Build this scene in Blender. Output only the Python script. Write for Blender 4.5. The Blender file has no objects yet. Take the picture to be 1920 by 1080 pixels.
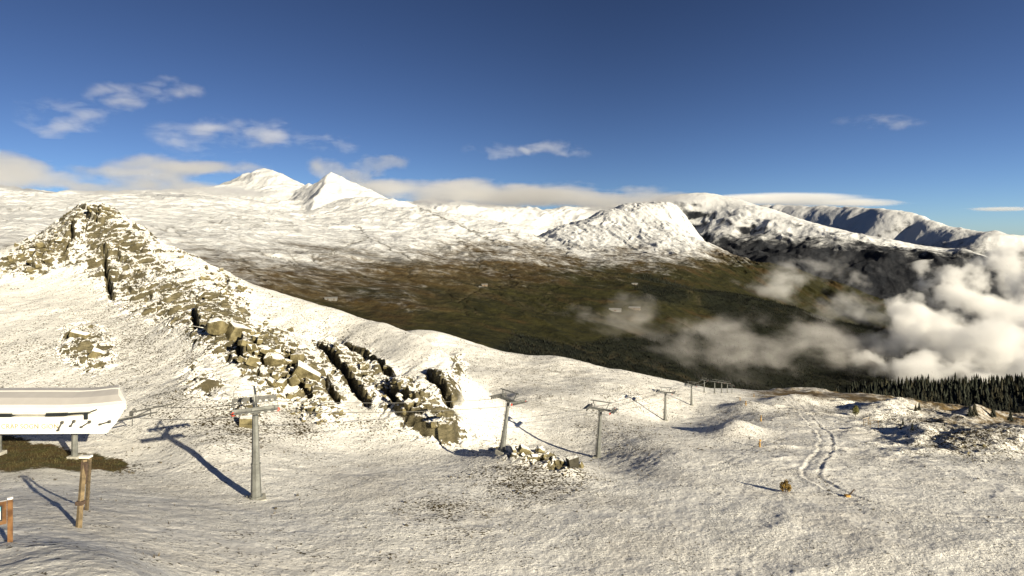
import bpy, bmesh, math, random
import numpy as np
from mathutils import Vector, Matrix, Euler

R = math.radians
scene = bpy.context.scene
COL = scene.collection

# ------------------------------------------------------------------ camera, sky, sun, exposure
F = 1200.0            # focal length in pixels of the 1920 px wide photograph
HZ = 440.0            # pixel row of the eye level
cam_d = bpy.data.cameras.new("camera")
cam = bpy.data.objects.new("camera", cam_d)
COL.objects.link(cam)
cam_d.sensor_width = 36.0
cam_d.lens = F / 1920.0 * 36.0
cam_d.shift_y = -(540.0 - HZ) / 1920.0
cam_d.clip_start = 1.0
cam_d.clip_end = 200000.0
cam.rotation_euler = (R(90), 0, 0)
scene.camera = cam

SUN_AZ = R(137.0)      # compass bearing of the sun, clockwise from +Y (view direction)
SUN_EL = R(17.5)
world = bpy.data.worlds.new("World")
scene.world = world
world.use_nodes = True
wt = world.node_tree
wt.nodes.clear()
wo = wt.nodes.new("ShaderNodeOutputWorld")
bg = wt.nodes.new("ShaderNodeBackground")
sky = wt.nodes.new("ShaderNodeTexSky")
sky.sky_type = 'NISHITA'
sky.sun_disc = False
sky.sun_elevation = SUN_EL
sky.sun_rotation = SUN_AZ
sky.altitude = 2200.0
sky.air_density = 0.7
sky.dust_density = 1.0
sky.ozone_density = 3.0
bg.inputs[1].default_value = 0.08
# deeper mountain sky, brighter low down on the sun's side
w_g = wt.nodes.new("ShaderNodeGamma"); w_g.inputs[1].default_value = 1.4
w_h = wt.nodes.new("ShaderNodeHueSaturation"); w_h.inputs['Saturation'].default_value = 0.93
w_t = wt.nodes.new("ShaderNodeTexCoord")
w_d = wt.nodes.new("ShaderNodeVectorMath"); w_d.operation = 'DOT_PRODUCT'; w_d.inputs[1].default_value = (0.94, 0.34, 0.0)
w_m = wt.nodes.new("ShaderNodeMapRange"); w_m.interpolation_type = 'SMOOTHSTEP'
for k_, v_ in zip((1, 2, 3, 4), (0.40, 1.05, 0.205, 0.425)): w_m.inputs[k_].default_value = v_
w_s = wt.nodes.new("ShaderNodeVectorMath"); w_s.operation = 'SCALE'
wt.links.new(sky.outputs[0], w_g.inputs[0]); wt.links.new(w_g.outputs[0], w_h.inputs['Color'])
wt.links.new(w_t.outputs['Generated'], w_d.inputs[0]); wt.links.new(w_d.outputs['Value'], w_m.inputs[0])
wt.links.new(w_h.outputs[0], w_s.inputs[0]); wt.links.new(w_m.outputs[0], w_s.inputs['Scale'])
wt.links.new(w_s.outputs[0], bg.inputs[0])
wt.links.new(bg.outputs[0], wo.inputs[0])

sun_d = bpy.data.lights.new("sun", 'SUN')
sun_d.energy = 5.0
sun_d.angle = R(0.5)
sun_d.color = (1.0, 0.885, 0.66)
sun = bpy.data.objects.new("sun", sun_d)
COL.objects.link(sun)
sdir = Vector((math.sin(SUN_AZ) * math.cos(SUN_EL), math.cos(SUN_AZ) * math.cos(SUN_EL), math.sin(SUN_EL)))
sun.rotation_euler = sdir.to_track_quat('Z', 'Y').to_euler()

scene.view_settings.view_transform = 'Standard'
scene.view_settings.look = 'None'
scene.view_settings.gamma = 1.0
scene.view_settings.exposure = 1.05
scene.cycles.volume_bounces = 5
scene.cycles.max_bounces = 8
scene.cycles.volume_max_steps = 256
try:
    scene.cycles.use_denoising = True
except Exception:
    pass

rng = np.random.default_rng(7)
random.seed(7)

# ------------------------------------------------------------------ numeric helpers
def w3(px, py, Y):
    return Vector(((px - 960.0) / F * Y, Y, (HZ - py) / F * Y))

_perm = np.random.default_rng(3).permutation(256)
_perm = np.concatenate([_perm, _perm])
_ga = np.random.default_rng(4).random(256) * 2 * np.pi
_gx, _gy = np.cos(_ga), np.sin(_ga)

def perlin(x, y, seed=0):
    x = x + seed * 17.31; y = y - seed * 9.77
    xi = np.floor(x).astype(np.int64); yi = np.floor(y).astype(np.int64)
    xf = x - xi; yf = y - yi
    u = xf * xf * xf * (xf * (xf * 6 - 15) + 10)
    v = yf * yf * yf * (yf * (yf * 6 - 15) + 10)
    def g(ix, iy, dx, dy):
        h = _perm[_perm[ix & 255] + (iy & 255)]
        return _gx[h] * dx + _gy[h] * dy
    a = g(xi, yi, xf, yf); b = g(xi + 1, yi, xf - 1, yf)
    c = g(xi, yi + 1, xf, yf - 1); d = g(xi + 1, yi + 1, xf - 1, yf - 1)
    return ((a + (b - a) * u) * (1 - v) + (c + (d - c) * u) * v) * 1.4

def fbm(x, y, octs=5, gain=0.5, lac=2.03, seed=0):
    s = 0; a = 1.0; f = 1.0
    for o in range(octs):
        s = s + a * perlin(x * f, y * f, seed + o * 3)
        a *= gain; f *= lac
    return s

def ridged(x, y, octs=5, gain=0.5, lac=2.1, seed=0):
    s = 0; a = 1.0; f = 1.0; w = 1.0
    for o in range(octs):
        n = 1.0 - np.abs(perlin(x * f, y * f, seed + o * 5))
        n = n * n * w
        s = s + a * n
        w = np.clip(n * 1.6, 0, 1)
        a *= gain; f *= lac
    return s

def voronoi(x, y, seed=0):
    """F1, F2, cell random, vector to the cell point"""
    xi = np.floor(x).astype(np.int64); yi = np.floor(y).astype(np.int64)
    f1 = np.full(x.shape, 9.0); f2 = np.full(x.shape, 9.0)
    rid = np.zeros(x.shape); vx = np.zeros(x.shape); vy = np.zeros(x.shape)
    rr = np.random.default_rng(seed + 11).random((3, 256))
    for dx in (-1, 0, 1):
        for dy in (-1, 0, 1):
            cx = xi + dx; cy = yi + dy
            h = _perm[_perm[(cx + seed * 7) & 255] + (cy & 255)]
            qx = cx + rr[0][h]; qy = cy + rr[1][h]
            ex = x - qx; ey = y - qy
            d = np.sqrt(ex * ex + ey * ey)
            m = d < f1
            f2 = np.where(m, f1, np.minimum(f2, d))
            rid = np.where(m, rr[2][h], rid)
            vx = np.where(m, ex, vx); vy = np.where(m, ey, vy)
            f1 = np.where(m, d, f1)
    return f1, f2, rid, vx, vy

def sstep(a, b, x):
    t = np.clip((x - a) / (b - a), 0, 1)
    return t * t * (3 - 2 * t)

class RBF:
    """thin-plate fit of pixel row over (pixel column, log depth)"""
    def __init__(s, pts, kx=300.0, ky=3.0, lam=0.0):
        p = np.array(pts, float)
        s.kx, s.ky = kx, ky
        s.c = np.stack([p[:, 0] / kx, np.log(p[:, 2]) * ky], 1)
        n = len(p)
        K = s.ker(s.c[:, None, 0] - s.c[None, :, 0], s.c[:, None, 1] - s.c[None, :, 1]) + lam * np.eye(n)
        P = np.concatenate([np.ones((n, 1)), s.c], 1)
        A = np.zeros((n + 3, n + 3)); A[:n, :n] = K; A[:n, n:] = P; A[n:, :n] = P.T
        b = np.zeros(n + 3); b[:n] = p[:, 1]
        s.w = np.linalg.solve(A, b)
    @staticmethod
    def ker(dx, dy):
        r2 = dx * dx + dy * dy
        return 0.5 * r2 * np.log(r2 + 1e-9)
    def __call__(s, px, Y):
        x = px / s.kx; y = np.log(Y) * s.ky
        n = len(s.c)
        out = s.w[n] + s.w[n + 1] * x + s.w[n + 2] * y
        for i in range(n):
            out = out + s.w[i] * s.ker(x - s.c[i, 0], y - s.c[i, 1])
        return out

def polydist(px, py, line):
    """distance to a polyline, signed side (+ right of travel on the picture), and run 0..1"""
    best = np.full(px.shape, 1e9); side = np.zeros(px.shape); run = np.zeros(px.shape)
    n = len(line) - 1
    for k in range(n):
        ax, ay = line[k][:2]; bx, by = line[k + 1][:2]
        dx, dy = bx - ax, by - ay
        L = dx * dx + dy * dy
        t = np.clip(((px - ax) * dx + (py - ay) * dy) / L, 0, 1)
        ex = px - ax - t * dx; ey = py - ay - t * dy
        d = np.sqrt(ex * ex + ey * ey)
        m = d < best
        best = np.where(m, d, best)
        side = np.where(m, np.sign(dx * (py - ay) - dy * (px - ax)), side)
        run = np.where(m, (k + t) / n, run)
    return best, side, run

def sheet(name, X, Y, Z, mats, attrs=None, parent=None):
    nr, nc = X.shape
    me = bpy.data.meshes.new(name)
    nv = nr * nc
    co = np.stack([X, Y, Z], -1).reshape(-1).astype(np.float32)
    idx = np.arange(nv).reshape(nr, nc)
    q = np.stack([idx[:-1, :-1], idx[:-1, 1:], idx[1:, 1:], idx[1:, :-1]], -1).reshape(-1, 4)
    nf = len(q)
    me.vertices.add(nv); me.vertices.foreach_set("co", co)
    me.loops.add(nf * 4); me.loops.foreach_set("vertex_index", q.reshape(-1).astype(np.int32))
    me.polygons.add(nf)
    me.polygons.foreach_set("loop_start", np.arange(0, nf * 4, 4, dtype=np.int32))
    me.polygons.foreach_set("loop_total", np.full(nf, 4, np.int32))
    me.polygons.foreach_set("use_smooth", np.ones(nf, bool))
    for k, v in (attrs or {}).items():
        a = me.attributes.new(k, 'FLOAT', 'POINT')
        a.data.foreach_set("value", v.reshape(-1).astype(np.float32))
    me.update(); me.validate()
    for m in mats: me.materials.append(m)
    o = bpy.data.objects.new(name, me)
    COL.objects.link(o)
    if parent: o.parent = parent
    return o

def tag(o, label=None, cat=None, group=None, kind=None):
    if label: o["label"] = label
    if cat: o["category"] = cat
    if group: o["group"] = group
    if kind: o["kind"] = kind
    return o

# ------------------------------------------------------------------ materials
def newmat(name):
    m = bpy.data.materials.new(name)
    m.use_nodes = True
    nt = m.node_tree
    b = nt.nodes["Principled BSDF"]
    return m, nt, b

class N:
    """small node-building helper"""
    def __init__(s, nt): s.nt = nt
    def node(s, t, **kw):
        n = s.nt.nodes.new(t)
        for k, v in kw.items(): setattr(n, k, v)
        return n
    def link(s, a, b): s.nt.links.new(a, b)
    def _in(s, sock, v):
        if isinstance(v, (int, float)): sock.default_value = v
        elif isinstance(v, tuple): sock.default_value = v if len(v) == len(sock.default_value) else v + (1.0,)
        else: s.link(v, sock)
    def math(s, op, a, b=0.0, c=None, clamp=False):
        n = s.node("ShaderNodeMath", operation=op, use_clamp=clamp)
        s._in(n.inputs[0], a); s._in(n.inputs[1], b)
        if c is not None: s._in(n.inputs[2], c)
        return n.outputs[0]
    def vmath(s, op, a, b=(0, 0, 0)):
        n = s.node("ShaderNodeVectorMath", operation=op)
        s._in(n.inputs[0], a); s._in(n.inputs[1], b)
        return n.outputs["Value"] if op in ('LENGTH', 'DOT_PRODUCT') else n.outputs[0]
    def pos(s): return s.node("ShaderNodeNewGeometry").outputs["Position"]
    def nz(s):
        g = s.node("ShaderNodeNewGeometry")
        x = s.node("ShaderNodeSeparateXYZ"); s.link(g.outputs["Normal"], x.inputs[0])
        return x.outputs[2]
    def z(s):
        x = s.node("ShaderNodeSeparateXYZ"); s.link(s.pos(), x.inputs[0]); return x.outputs[2]
    def attr(s, name):
        return s.node("ShaderNodeAttribute", attribute_name=name).outputs["Fac"]
    def noise(s, scale, detail=4.0, rough=0.55, vec=None, dist=0.0):
        n = s.node("ShaderNodeTexNoise")
        n.inputs["Scale"].default_value = scale
        n.inputs["Detail"].default_value = detail
        n.inputs["Roughness"].default_value = rough
        n.inputs["Distortion"].default_value = dist
        s.link(vec if vec is not None else s.pos(), n.inputs["Vector"])
        return n.outputs["Fac"]
    def scaled(s, v3, rot=(0, 0, 0)):
        n = s.node("ShaderNodeMapping")
        n.inputs["Scale"].default_value = v3
        n.inputs["Rotation"].default_value = rot
        s.link(s.pos(), n.inputs["Vector"])
        return n.outputs[0]
    def rng(s, v, a, b, c=0.0, d=1.0, smooth=True):
        n = s.node("ShaderNodeMapRange", interpolation_type='SMOOTHSTEP' if smooth else 'LINEAR')
        s._in(n.inputs["Value"], v)
        for k, q in (("From Min", a), ("From Max", b), ("To Min", c), ("To Max", d)):
            s._in(n.inputs[k], q)
        return n.outputs[0]
    def mix(s, f, a, b):
        n = s.node("ShaderNodeMix", data_type='RGBA')
        s._in(n.inputs["Factor"], f); s._in(n.inputs["A"], a) if False else None
        ia = [i for i in n.inputs if i.name == "A" and i.type == 'RGBA'][0]
        ib = [i for i in n.inputs if i.name == "B" and i.type == 'RGBA'][0]
        s._in(ia, a); s._in(ib, b)
        return [o for o in n.outputs if o.type == 'RGBA'][0]
    def bump(s, h, strength, dist, normal=None):
        n = s.node("ShaderNodeBump")
        n.inputs["Strength"].default_value = strength
        n.inputs["Distance"].default_value = dist
        s.link(h, n.inputs["Height"])
        if normal is not None: s.link(normal, n.inputs["Normal"])
        return n.outputs[0]

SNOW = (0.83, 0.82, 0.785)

def mat_near():
    """snow with poking grass and stones, olive-tan rock, turf"""
    m, nt, b = newmat("snowy_ground")
    n = N(nt)
    nz = n.nz()
    rock = n.attr("rock"); grass = n.attr("grass"); speck = n.attr("speck"); thin = n.attr("thin")
    # rock colour
    r1 = n.noise(0.35, 6, 0.6)
    r2 = n.noise(1.0, 5, 0.65, vec=n.scaled((0.6, 0.6, 3.2), (0.3, 0.35, 0.2)))
    rc = n.mix(n.rng(r1, 0.35, 0.65), (0.085, 0.073, 0.042), (0.20, 0.175, 0.108))
    rc = n.mix(n.rng(n.noise(0.13, 5, 0.7), 0.5, 0.68, 0.0, 0.6), rc, (0.075, 0.068, 0.05))
    rc = n.mix(n.rng(r2, 0.42, 0.7), rc, (0.07, 0.062, 0.035))
    # how much snow lies
    sn = n.noise(0.55, 7, 0.68)
    sn2 = n.noise(2.4, 4, 0.6)
    lay = n.math('ADD', nz, n.math('MULTIPLY', n.math('SUBTRACT', sn, 0.5), 1.3))
    lay = n.math('ADD', lay, n.math('MULTIPLY', n.math('SUBTRACT', sn2, 0.5), 0.7))
    bare_rock = n.rng(n.math('SUBTRACT', n.math('ADD', 0.53, n.math('MULTIPLY', rock, 0.30)), lay), -0.05, 0.03)
    bare_rock = n.math('MULTIPLY', bare_rock, n.rng(rock, 0.05, 0.35))
    # dark grass and stones through the snow
    s1 = n.noise(3.6, 3, 0.65)
    s2 = n.noise(0.45, 4, 0.65)
    sp = n.math('ADD', n.math('MULTIPLY', s1, 1.0), n.math('MULTIPLY', s2, 0.35))
    spk = n.rng(n.math('ADD', sp, n.math('ADD', n.math('MULTIPLY', speck, 0.17), 0.0)), 0.80, 0.85)
    dirt = n.mix(n.noise(0.9, 3), (0.03, 0.023, 0.012), (0.09, 0.07, 0.03))
    # thin snow over brown turf
    t1 = n.noise(0.8, 6, 0.7)
    t2 = n.noise(0.07, 4, 0.6)
    th = n.rng(n.math('ADD', n.math('ADD', n.math('MULTIPLY', t1, 0.5), n.math('MULTIPLY', t2, 0.5)), n.math('MULTIPLY', thin, 0.36)), 0.68, 0.90)
    brown = n.mix(n.noise(0.12, 4), (0.11, 0.075, 0.035), (0.16, 0.115, 0.055))
    fine = n.noise(5.0, 3, 0.6)
    snowc = n.mix(n.rng(fine, 0.3, 0.7), (0.74, 0.73, 0.70), SNOW)
    snowc = n.mix(n.rng(n.noise(0.09, 6, 0.65), 0.40, 0.68, 0.0, n.math('MULTIPLY', n.attr('flat_dim'), 0.8)), snowc, (0.61, 0.59, 0.555))
    snowc = n.mix(n.rng(n.noise(1.3, 6, 0.72), 0.56, 0.72, 0.0, n.math('ADD', n.math('MULTIPLY', n.attr('flat_dim'), 0.2), 0.04)), snowc, (0.42, 0.39, 0.33))
    c = n.mix(th, snowc, brown)
    c = n.mix(spk, c, dirt)
    c = n.mix(bare_rock, c, rc)
    g1 = n.noise(0.5, 5, 0.65)
    gc = n.mix(n.rng(g1, 0.4, 0.62), (0.085, 0.05, 0.018), (0.05, 0.055, 0.015))
    gc = n.mix(n.rng(n.noise(3.0, 4, 0.7), 0.35, 0.75), gc, (0.10, 0.075, 0.03))
    gm = n.rng(n.math('ADD', grass, n.math('MULTIPLY', n.math('SUBTRACT', n.noise(0.9, 6, 0.75), 0.5), 0.9)), 0.42, 0.58)
    c = n.mix(gm, c, gc)
    n.link(c, b.inputs["Base Color"])
    b.inputs["Roughness"].default_value = 0.85
    b.inputs["Specular IOR Level"].default_value = 0.15
    b1 = n.math('MULTIPLY', n.noise(3.6, 6, 0.62), n.rng(n.noise(0.14, 4, 0.6), 0.36, 0.62, 0.25, 1.25))
    b2 = n.noise(0.5, 6, 0.65)
    b3 = n.noise(1.3, 5, 0.7, vec=n.scaled((0.5, 0.5, 2.2), (0.3, 0.35, 0.2)))
    h = n.math('ADD', n.math('MULTIPLY', b1, 0.52), n.math('MULTIPLY', b2, 0.24))
    h = n.math('ADD', h, n.math('MULTIPLY', n.math('MULTIPLY', bare_rock, b3), 1.2))
    h = n.math('SUBTRACT', h, n.math('MULTIPLY', bare_rock, 0.12))
    n.link(n.bump(h, 1.0, 0.42), b.inputs["Normal"])
    return m

def mat_far(name, snow_lo, snow_hi, bscale=1.0, rock_lo=0.5, rock_hi=0.66, rockc=((0.055, 0.055, 0.06), (0.10, 0.095, 0.09)), green_z=-150.0, tm=1.0):
    """alpine slopes: grass below, broken snow above, rock where steep"""
    m, nt, b = newmat(name)
    n = N(nt)
    z = n.z(); nz = n.nz()
    forest = n.attr("forest"); dark = n.attr("dark"); cov = n.attr("cover")
    a = n.noise(0.0035 / bscale, 8, 0.62)
    f = n.noise(0.02 / bscale, 8, 0.7, dist=0.4)
    g = n.noise(0.006 / bscale, 6, 0.6)
    zz = n.math('ADD', z, n.math('MULTIPLY', n.math('SUBTRACT', a, 0.5), (snow_hi - snow_lo) * 0.9))
    lv = n.math('ADD', n.rng(zz, snow_lo, snow_hi, smooth=False), cov)
    sn = n.rng(n.math('ADD', n.math('MULTIPLY', lv, 0.8), n.math('MULTIPLY', n.math('SUBTRACT', f, 0.5), 0.9)), 0.18, 0.62)
    brown = n.mix(n.rng(f, 0.35, 0.65), (0.062 * tm, 0.042 * tm, 0.019 * tm), (0.11 * tm, 0.083 * tm, 0.043 * tm))
    green = n.mix(n.rng(f, 0.35, 0.65), (0.016 * tm, 0.0165 * tm, 0.006 * tm), (0.030 * tm, 0.028 * tm, 0.009 * tm))
    gz = n.math('ADD', z, n.math('MULTIPLY', n.math('SUBTRACT', g, 0.5), 190.0))
    tur = n.mix(n.rng(gz, green_z - 45.0, green_z + 55.0), green, brown)
    tur = n.mix(n.rng(g, 0.52, 0.66), tur, (0.042 * tm, 0.029 * tm, 0.011 * tm))
    tur = n.mix(n.math('MULTIPLY', forest, 0.9), tur, (0.009, 0.011, 0.007))
    rk = n.mix(n.rng(f, 0.35, 0.65), rockc[0], rockc[1])
    if tm < 1.0: tur = rk
    fine = n.noise(0.05 / bscale, 6, 0.7, vec=n.scaled((0.6, 1.0, 1.0)))
    sn = n.math('MULTIPLY', sn, n.rng(n.math('ADD', n.math('MULTIPLY', fine, 0.8), n.math('MULTIPLY', lv, 0.5)), 0.42, 0.72))
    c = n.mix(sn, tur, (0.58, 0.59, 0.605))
    steep = n.math('ADD', nz, n.math('MULTIPLY', n.math('SUBTRACT', f, 0.5), 0.5))
    c = n.mix(n.rng(steep, rock_lo, rock_hi, 1.0, 0.0), c, rk)
    c = n.mix(n.math('MULTIPLY', dark, n.rng(f, 0.3, 0.55)), c, (0.05, 0.042, 0.025))
    n.link(c, b.inputs["Base Color"])
    b.inputs["Roughness"].default_value = 0.9
    b.inputs["Specular IOR Level"].default_value = 0.1
    bb = n.noise(0.012 / bscale, 9, 0.66)
    n.link(n.bump(bb, 1.0, 22.0 if bscale < 1.5 else 16.0), b.inputs["Normal"])
    return m

def flat_mat(name, col, rough=0.6, metal=0.0, var=0.25, scale=3.0, bump=0.0):
    m, nt, b = newmat(name)
    n = N(nt)
    tc = n.node("ShaderNodeTexCoord").outputs["Object"]
    f = n.noise(scale, 5, 0.6, vec=tc)
    lo = tuple(c * (1 - var) for c in col); hi = tuple(min(1, c * (1 + var)) for c in col)
    n.link(n.mix(n.rng(f, 0.3, 0.7), lo, hi), b.inputs["Base Color"])
    b.inputs["Roughness"].default_value = rough
    b.inputs["Metallic"].default_value = metal
    if bump: n.link(n.bump(f, 0.6, bump), b.inputs["Normal"])
    return m

def snowtop_mat(name, c1, c2, thr=0.55, scale=0.8, soft=0.06, bump=0.25):
    """a surface with snow lying on whatever faces up"""
    m, nt, b = newmat(name)
    n = N(nt)
    nz = n.nz()
    f = n.noise(scale, 6, 0.65)
    c = n.mix(n.rng(n.noise(scale * 0.6, 5, 0.6), 0.35, 0.65), c1, c2)
    lay = n.math('ADD', nz, n.math('MULTIPLY', n.math('SUBTRACT', f, 0.5), 0.7))
    c = n.mix(n.rng(lay, thr - soft, thr + soft), c, SNOW)
    n.link(c, b.inputs["Base Color"])
    b.inputs["Roughness"].default_value = 0.85
    b.inputs["Specular IOR Level"].default_value = 0.15
    n.link(n.bump(n.noise(scale * 2.2, 6, 0.65), 0.8, bump), b.inputs["Normal"])
    return m

MN = mat_near()
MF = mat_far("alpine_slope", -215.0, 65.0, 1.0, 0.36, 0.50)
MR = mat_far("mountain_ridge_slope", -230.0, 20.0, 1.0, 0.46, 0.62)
MC = mat_far("cliff_range", -250.0, 150.0, 1.6, 0.50, 0.72, ((0.014, 0.016, 0.021), (0.034, 0.036, 0.042)), -300, 0.4)  # blue-black rock: the cliffs' shade and haze are put into this colour
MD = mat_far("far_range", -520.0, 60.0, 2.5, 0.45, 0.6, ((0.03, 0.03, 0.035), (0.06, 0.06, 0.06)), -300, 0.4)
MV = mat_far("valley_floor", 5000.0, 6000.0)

# ------------------------------------------------------------------ near terrain: knoll, piste, ridge
near_pts = [
 # bottom edge and below the frame
 (-400,1200,19),(0,1200,19),(480,1200,20.5),(960,1200,25.5),(1440,1200,30),(1920,1200,32),(2400,1200,33),
 (-400,1070,26),(0,1080,25),(240,1080,25.5),(480,1080,27.5),(720,1080,31.5),(960,1080,36),(1200,1080,39.5),(1440,1080,43),(1680,1080,44.5),(1920,1080,45),(2300,1080,45),
 (20,1015,31.5),(147,992,37),(163,958,42.5),(300,990,42),(480,940,65),(700,900,76),(640,845,92),(840,960,69),
 # station ground
 (-350,880,66),(-100,870,68),(0,862,69),(140,866,70),(240,868,71),(60,800,82),(300,840,77),
 (-300,760,95),(-100,730,98),(60,722,100),(220,730,97),
 # knoll
 (100,650,115),(-200,640,118),(250,660,112),(100,582,135),(-200,570,138),(60,545,150),(-150,530,152),(0,475,172),(-200,450,182),(60,452,182),(110,415,188),
 (160,387,192),(185,388,192),(235,412,189),(270,432,186),(330,470,178),(380,493,173),(430,517,170),(520,548,167),(580,568,164),(640,588,161),(720,607,157),(790,632,152),(840,668,146),(866,702,137),
 (200,480,165),(220,560,143),(300,500,161),(300,600,128),(370,540,150),(400,600,124),(440,650,114),(500,700,108),(420,720,99),(330,700,104),(330,755,89),(380,838,75.5),(440,830,80),
 (500,600,148),(560,640,138),(620,640,150),(600,700,122),(600,780,101),(540,760,103),(700,665,140),(700,750,114),(770,800,107),(800,700,128),(850,760,118),(854,828,110),
 # behind the knoll crest
 (170,470,222),(300,520,205),(430,560,205),(640,640,195),(790,690,185),(-200,520,222),(0,520,215),(900,760,160),
 (170,640,300),(430,660,290),(640,680,270),(-200,640,300),
 # second hill behind, piste, line of the lift
 (780,619,228),(830,625,232),(880,645,235),(940,662,238),(985,679,236),(1040,669,262),(1070,675,264),(1130,693,270),(1160,696,275),(1205,704,302),(1250,713,315),(1300,725,345),(1345,732,385),(1400,738,445),
 (900,700,190),(960,740,165),(1050,720,205),(1130,760,175),(1180,740,215),
 (940,850,100),(1000,845,104),(1070,868,100),(1000,905,88),(900,885,88),(900,820,118),(1000,790,140),(1060,800,140),(1122,860,122),(1150,885,108),(1100,930,82),
 (1247,790,205),(1296,760,282),(1200,830,152),(1250,860,126),(1320,840,138),(1300,940,74),(1425,835,140),(1427,785,195),(1473,921,77),(1590,930,74),(1547,810,172),(1500,768,245),(1460,750,310),(1500,737,400),(1560,735,440),(1640,742,420),
 (1700,752,395),(1760,768,340),(1830,785,300),(1920,800,275),(2100,815,260),(2400,830,250),
 (1605,782,235),(1700,805,185),(1690,840,145),(1780,862,125),(1750,815,172),(1850,812,190),(1920,822,180),(1920,862,126),(1800,920,82),(1920,965,64),(1700,960,63),(2200,880,120),(2200,960,66),
 # beyond the crest
 (1000,760,330),(1200,790,400),(800,740,330),(1400,800,560),(1560,790,560),(1700,810,520),(1920,850,430),(2300,880,400),(900,900,600),(400,900,600),(0,900,600),(-400,900,600),(1560,860,660),(2300,960,660),
]
def settle(px, py, Y):
    """the piste is one gentle slope; what stands round it is drawn in with it"""
    if (px >= 1250 and py >= 735 and Y < 450) or (px >= 1180 and py >= 825) or (py >= 890 and px > 330):
        k = (py - HZ) / F - 0.05 * (px - 960) / F - 0.14
        return 17.0 / k if px > 900 or py < 1000 else (17.0 / k) * float(np.interp(px, [0, 900], [0.75, 1.0]))
    f = float(np.interp(px, [250, 480, 720, 1000, 1300], [1, .93, .87, .80, .72]))
    f2 = float(np.interp(px, [250, 700, 1000, 1300], [1, .84, .72, .58]))
    t = float(np.interp(Y, [150, 260], [0, 1]))
    return Y * (f * (1 - t) + f2 * t)
near_pts = [(a, b, settle(a, b, y)) for a, b, y in near_pts]
nb = RBF(near_pts, lam=1e-4)
NC = 1220
pxs = np.linspace(-360, 2280, NC)
def rows(parts):
    out = []
    for a, b_, k in parts: out.append(np.exp(np.linspace(math.log(a), math.log(b_), k, endpoint=False)))
    out.append([parts[-1][1]])
    return np.concatenate(out)
ys = rows([(18, 66, 270), (66, 88, 110), (88, 200, 480), (200, 470, 170), (470, 640, 20)])
PX, YY = np.meshgrid(pxs, ys)
PY = nb(PX, YY)
XX = (PX - 960) / F * YY
ZZ = (HZ - PY) / F * YY

def blobs(lst, px=None, py=None):
    px = PX if px is None else px; py = PY if py is None else py
    out = np.zeros(px.shape)
    for b_ in lst:
        cx, cy, rx, ry, s = b_[:5]; ang = R(b_[5]) if len(b_) > 5 else 0
        dx = px - cx; dy = py - cy
        ex = (dx * math.cos(ang) + dy * math.sin(ang)) / rx
        ey = (-dx * math.sin(ang) + dy * math.cos(ang)) / ry
        out = np.maximum(out, s * np.exp(-(ex * ex + ey * ey) * 0.9))
    return out

front = (YY > 84) & (YY < 200)
# rocky areas (pixel column, row, radii, strength, tilt)
rock = blobs([
 (170,410,80,32,1.0,0),(90,470,90,38,1.0,-25),(20,500,50,25,0.9),(190,470,70,60,0.85),(260,520,100,70,0.92,30),(330,560,100,60,0.9,30),(230,460,90,55,0.9,25),
 (410,600,70,60,1.15,40),(430,640,50,40,1.1),(500,670,80,55,1.1,40),(560,700,75,45,1.05,45),(160,650,50,44,1.0,30),(190,670,25,25,1.0),
 (640,690,75,35,0.85,42),(700,720,85,40,0.85,40),(770,760,70,45,0.85,42),(825,803,45,26,1.05,25),(830,735,35,30,0.75,45),(860,690,18,30,0.7),
 (460,770,30,35,0.75),(380,720,60,40,0.6,40),(600,760,60,30,0.7,30),(350,480,60,18,0.6,30),(430,530,60,20,0.6,30),(520,570,60,14,0.35,25),
]) * front
mound = blobs([(960,852,60,16,0.8,15),(1040,868,60,16,0.9,20),(920,830,30,14,0.7),(1000,850,30,14,0.6)]) * ((YY > 70) & (YY < 118))
right_rocks = blobs([(1810,835,25,22,0.6),(1480,755,60,8,0.5),(1380,800,40,10,0.35),(1660,778,60,12,0.35)])
rock = np.clip(rock + mound * 0.7 + right_rocks * 0.5, 0, 1.25)
speck = 0.03 * (YY > 84) * (YY < 200) * sstep(1000, 850, PX) + blobs([(1000,900,110,40,1.0),(830,955,70,25,0.9),(440,800,90,45,0.9),(330,760,60,50,0.6),(250,640,160,90,0.55),(100,660,160,40,0.5),(560,800,60,40,0.8),
 (1180,820,80,50,0.55),(1000,720,140,40,0.4,15),(1400,820,90,40,0.3),(1830,832,150,32,1.15),(1700,790,120,22,.8),(1560,770,130,16,.6),(1420,775,90,22,.5),(1500,900,60,20,0.2),(620,620,120,30,0.35,20),(700,800,60,30,0.4),(240,880,40,20,0.7),(300,440,120,30,0.3),
 (870,1000,60,14,0.4),(640,1040,300,30,0.12),(300,560,200,60,.3,25),(620,640,160,50,.3,25),(60,740,120,30,.35),(1040,700,200,30,.45,10),(1180,740,90,30,.5,20),(1120,800,60,40,.5)])
thin = np.clip(sstep(790, 745, PY) * sstep(125, 175, YY) * sstep(1280, 1480, PX) + 0.9 * sstep(1600, 1800, PX) * sstep(840, 790, PY) * sstep(95, 130, YY), 0, 1)
thin = np.maximum(thin, 0.45 * sstep(1500, 1750, PX) * sstep(960, 830, PY) * (YY > 80))
grass = blobs([(0,842,70,30,1.1),(70,856,75,26,1.15),(140,868,70,20,1.1),(210,872,34,14,1.0),(20,868,60,20,1.1)]) * (YY < 80)

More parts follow.
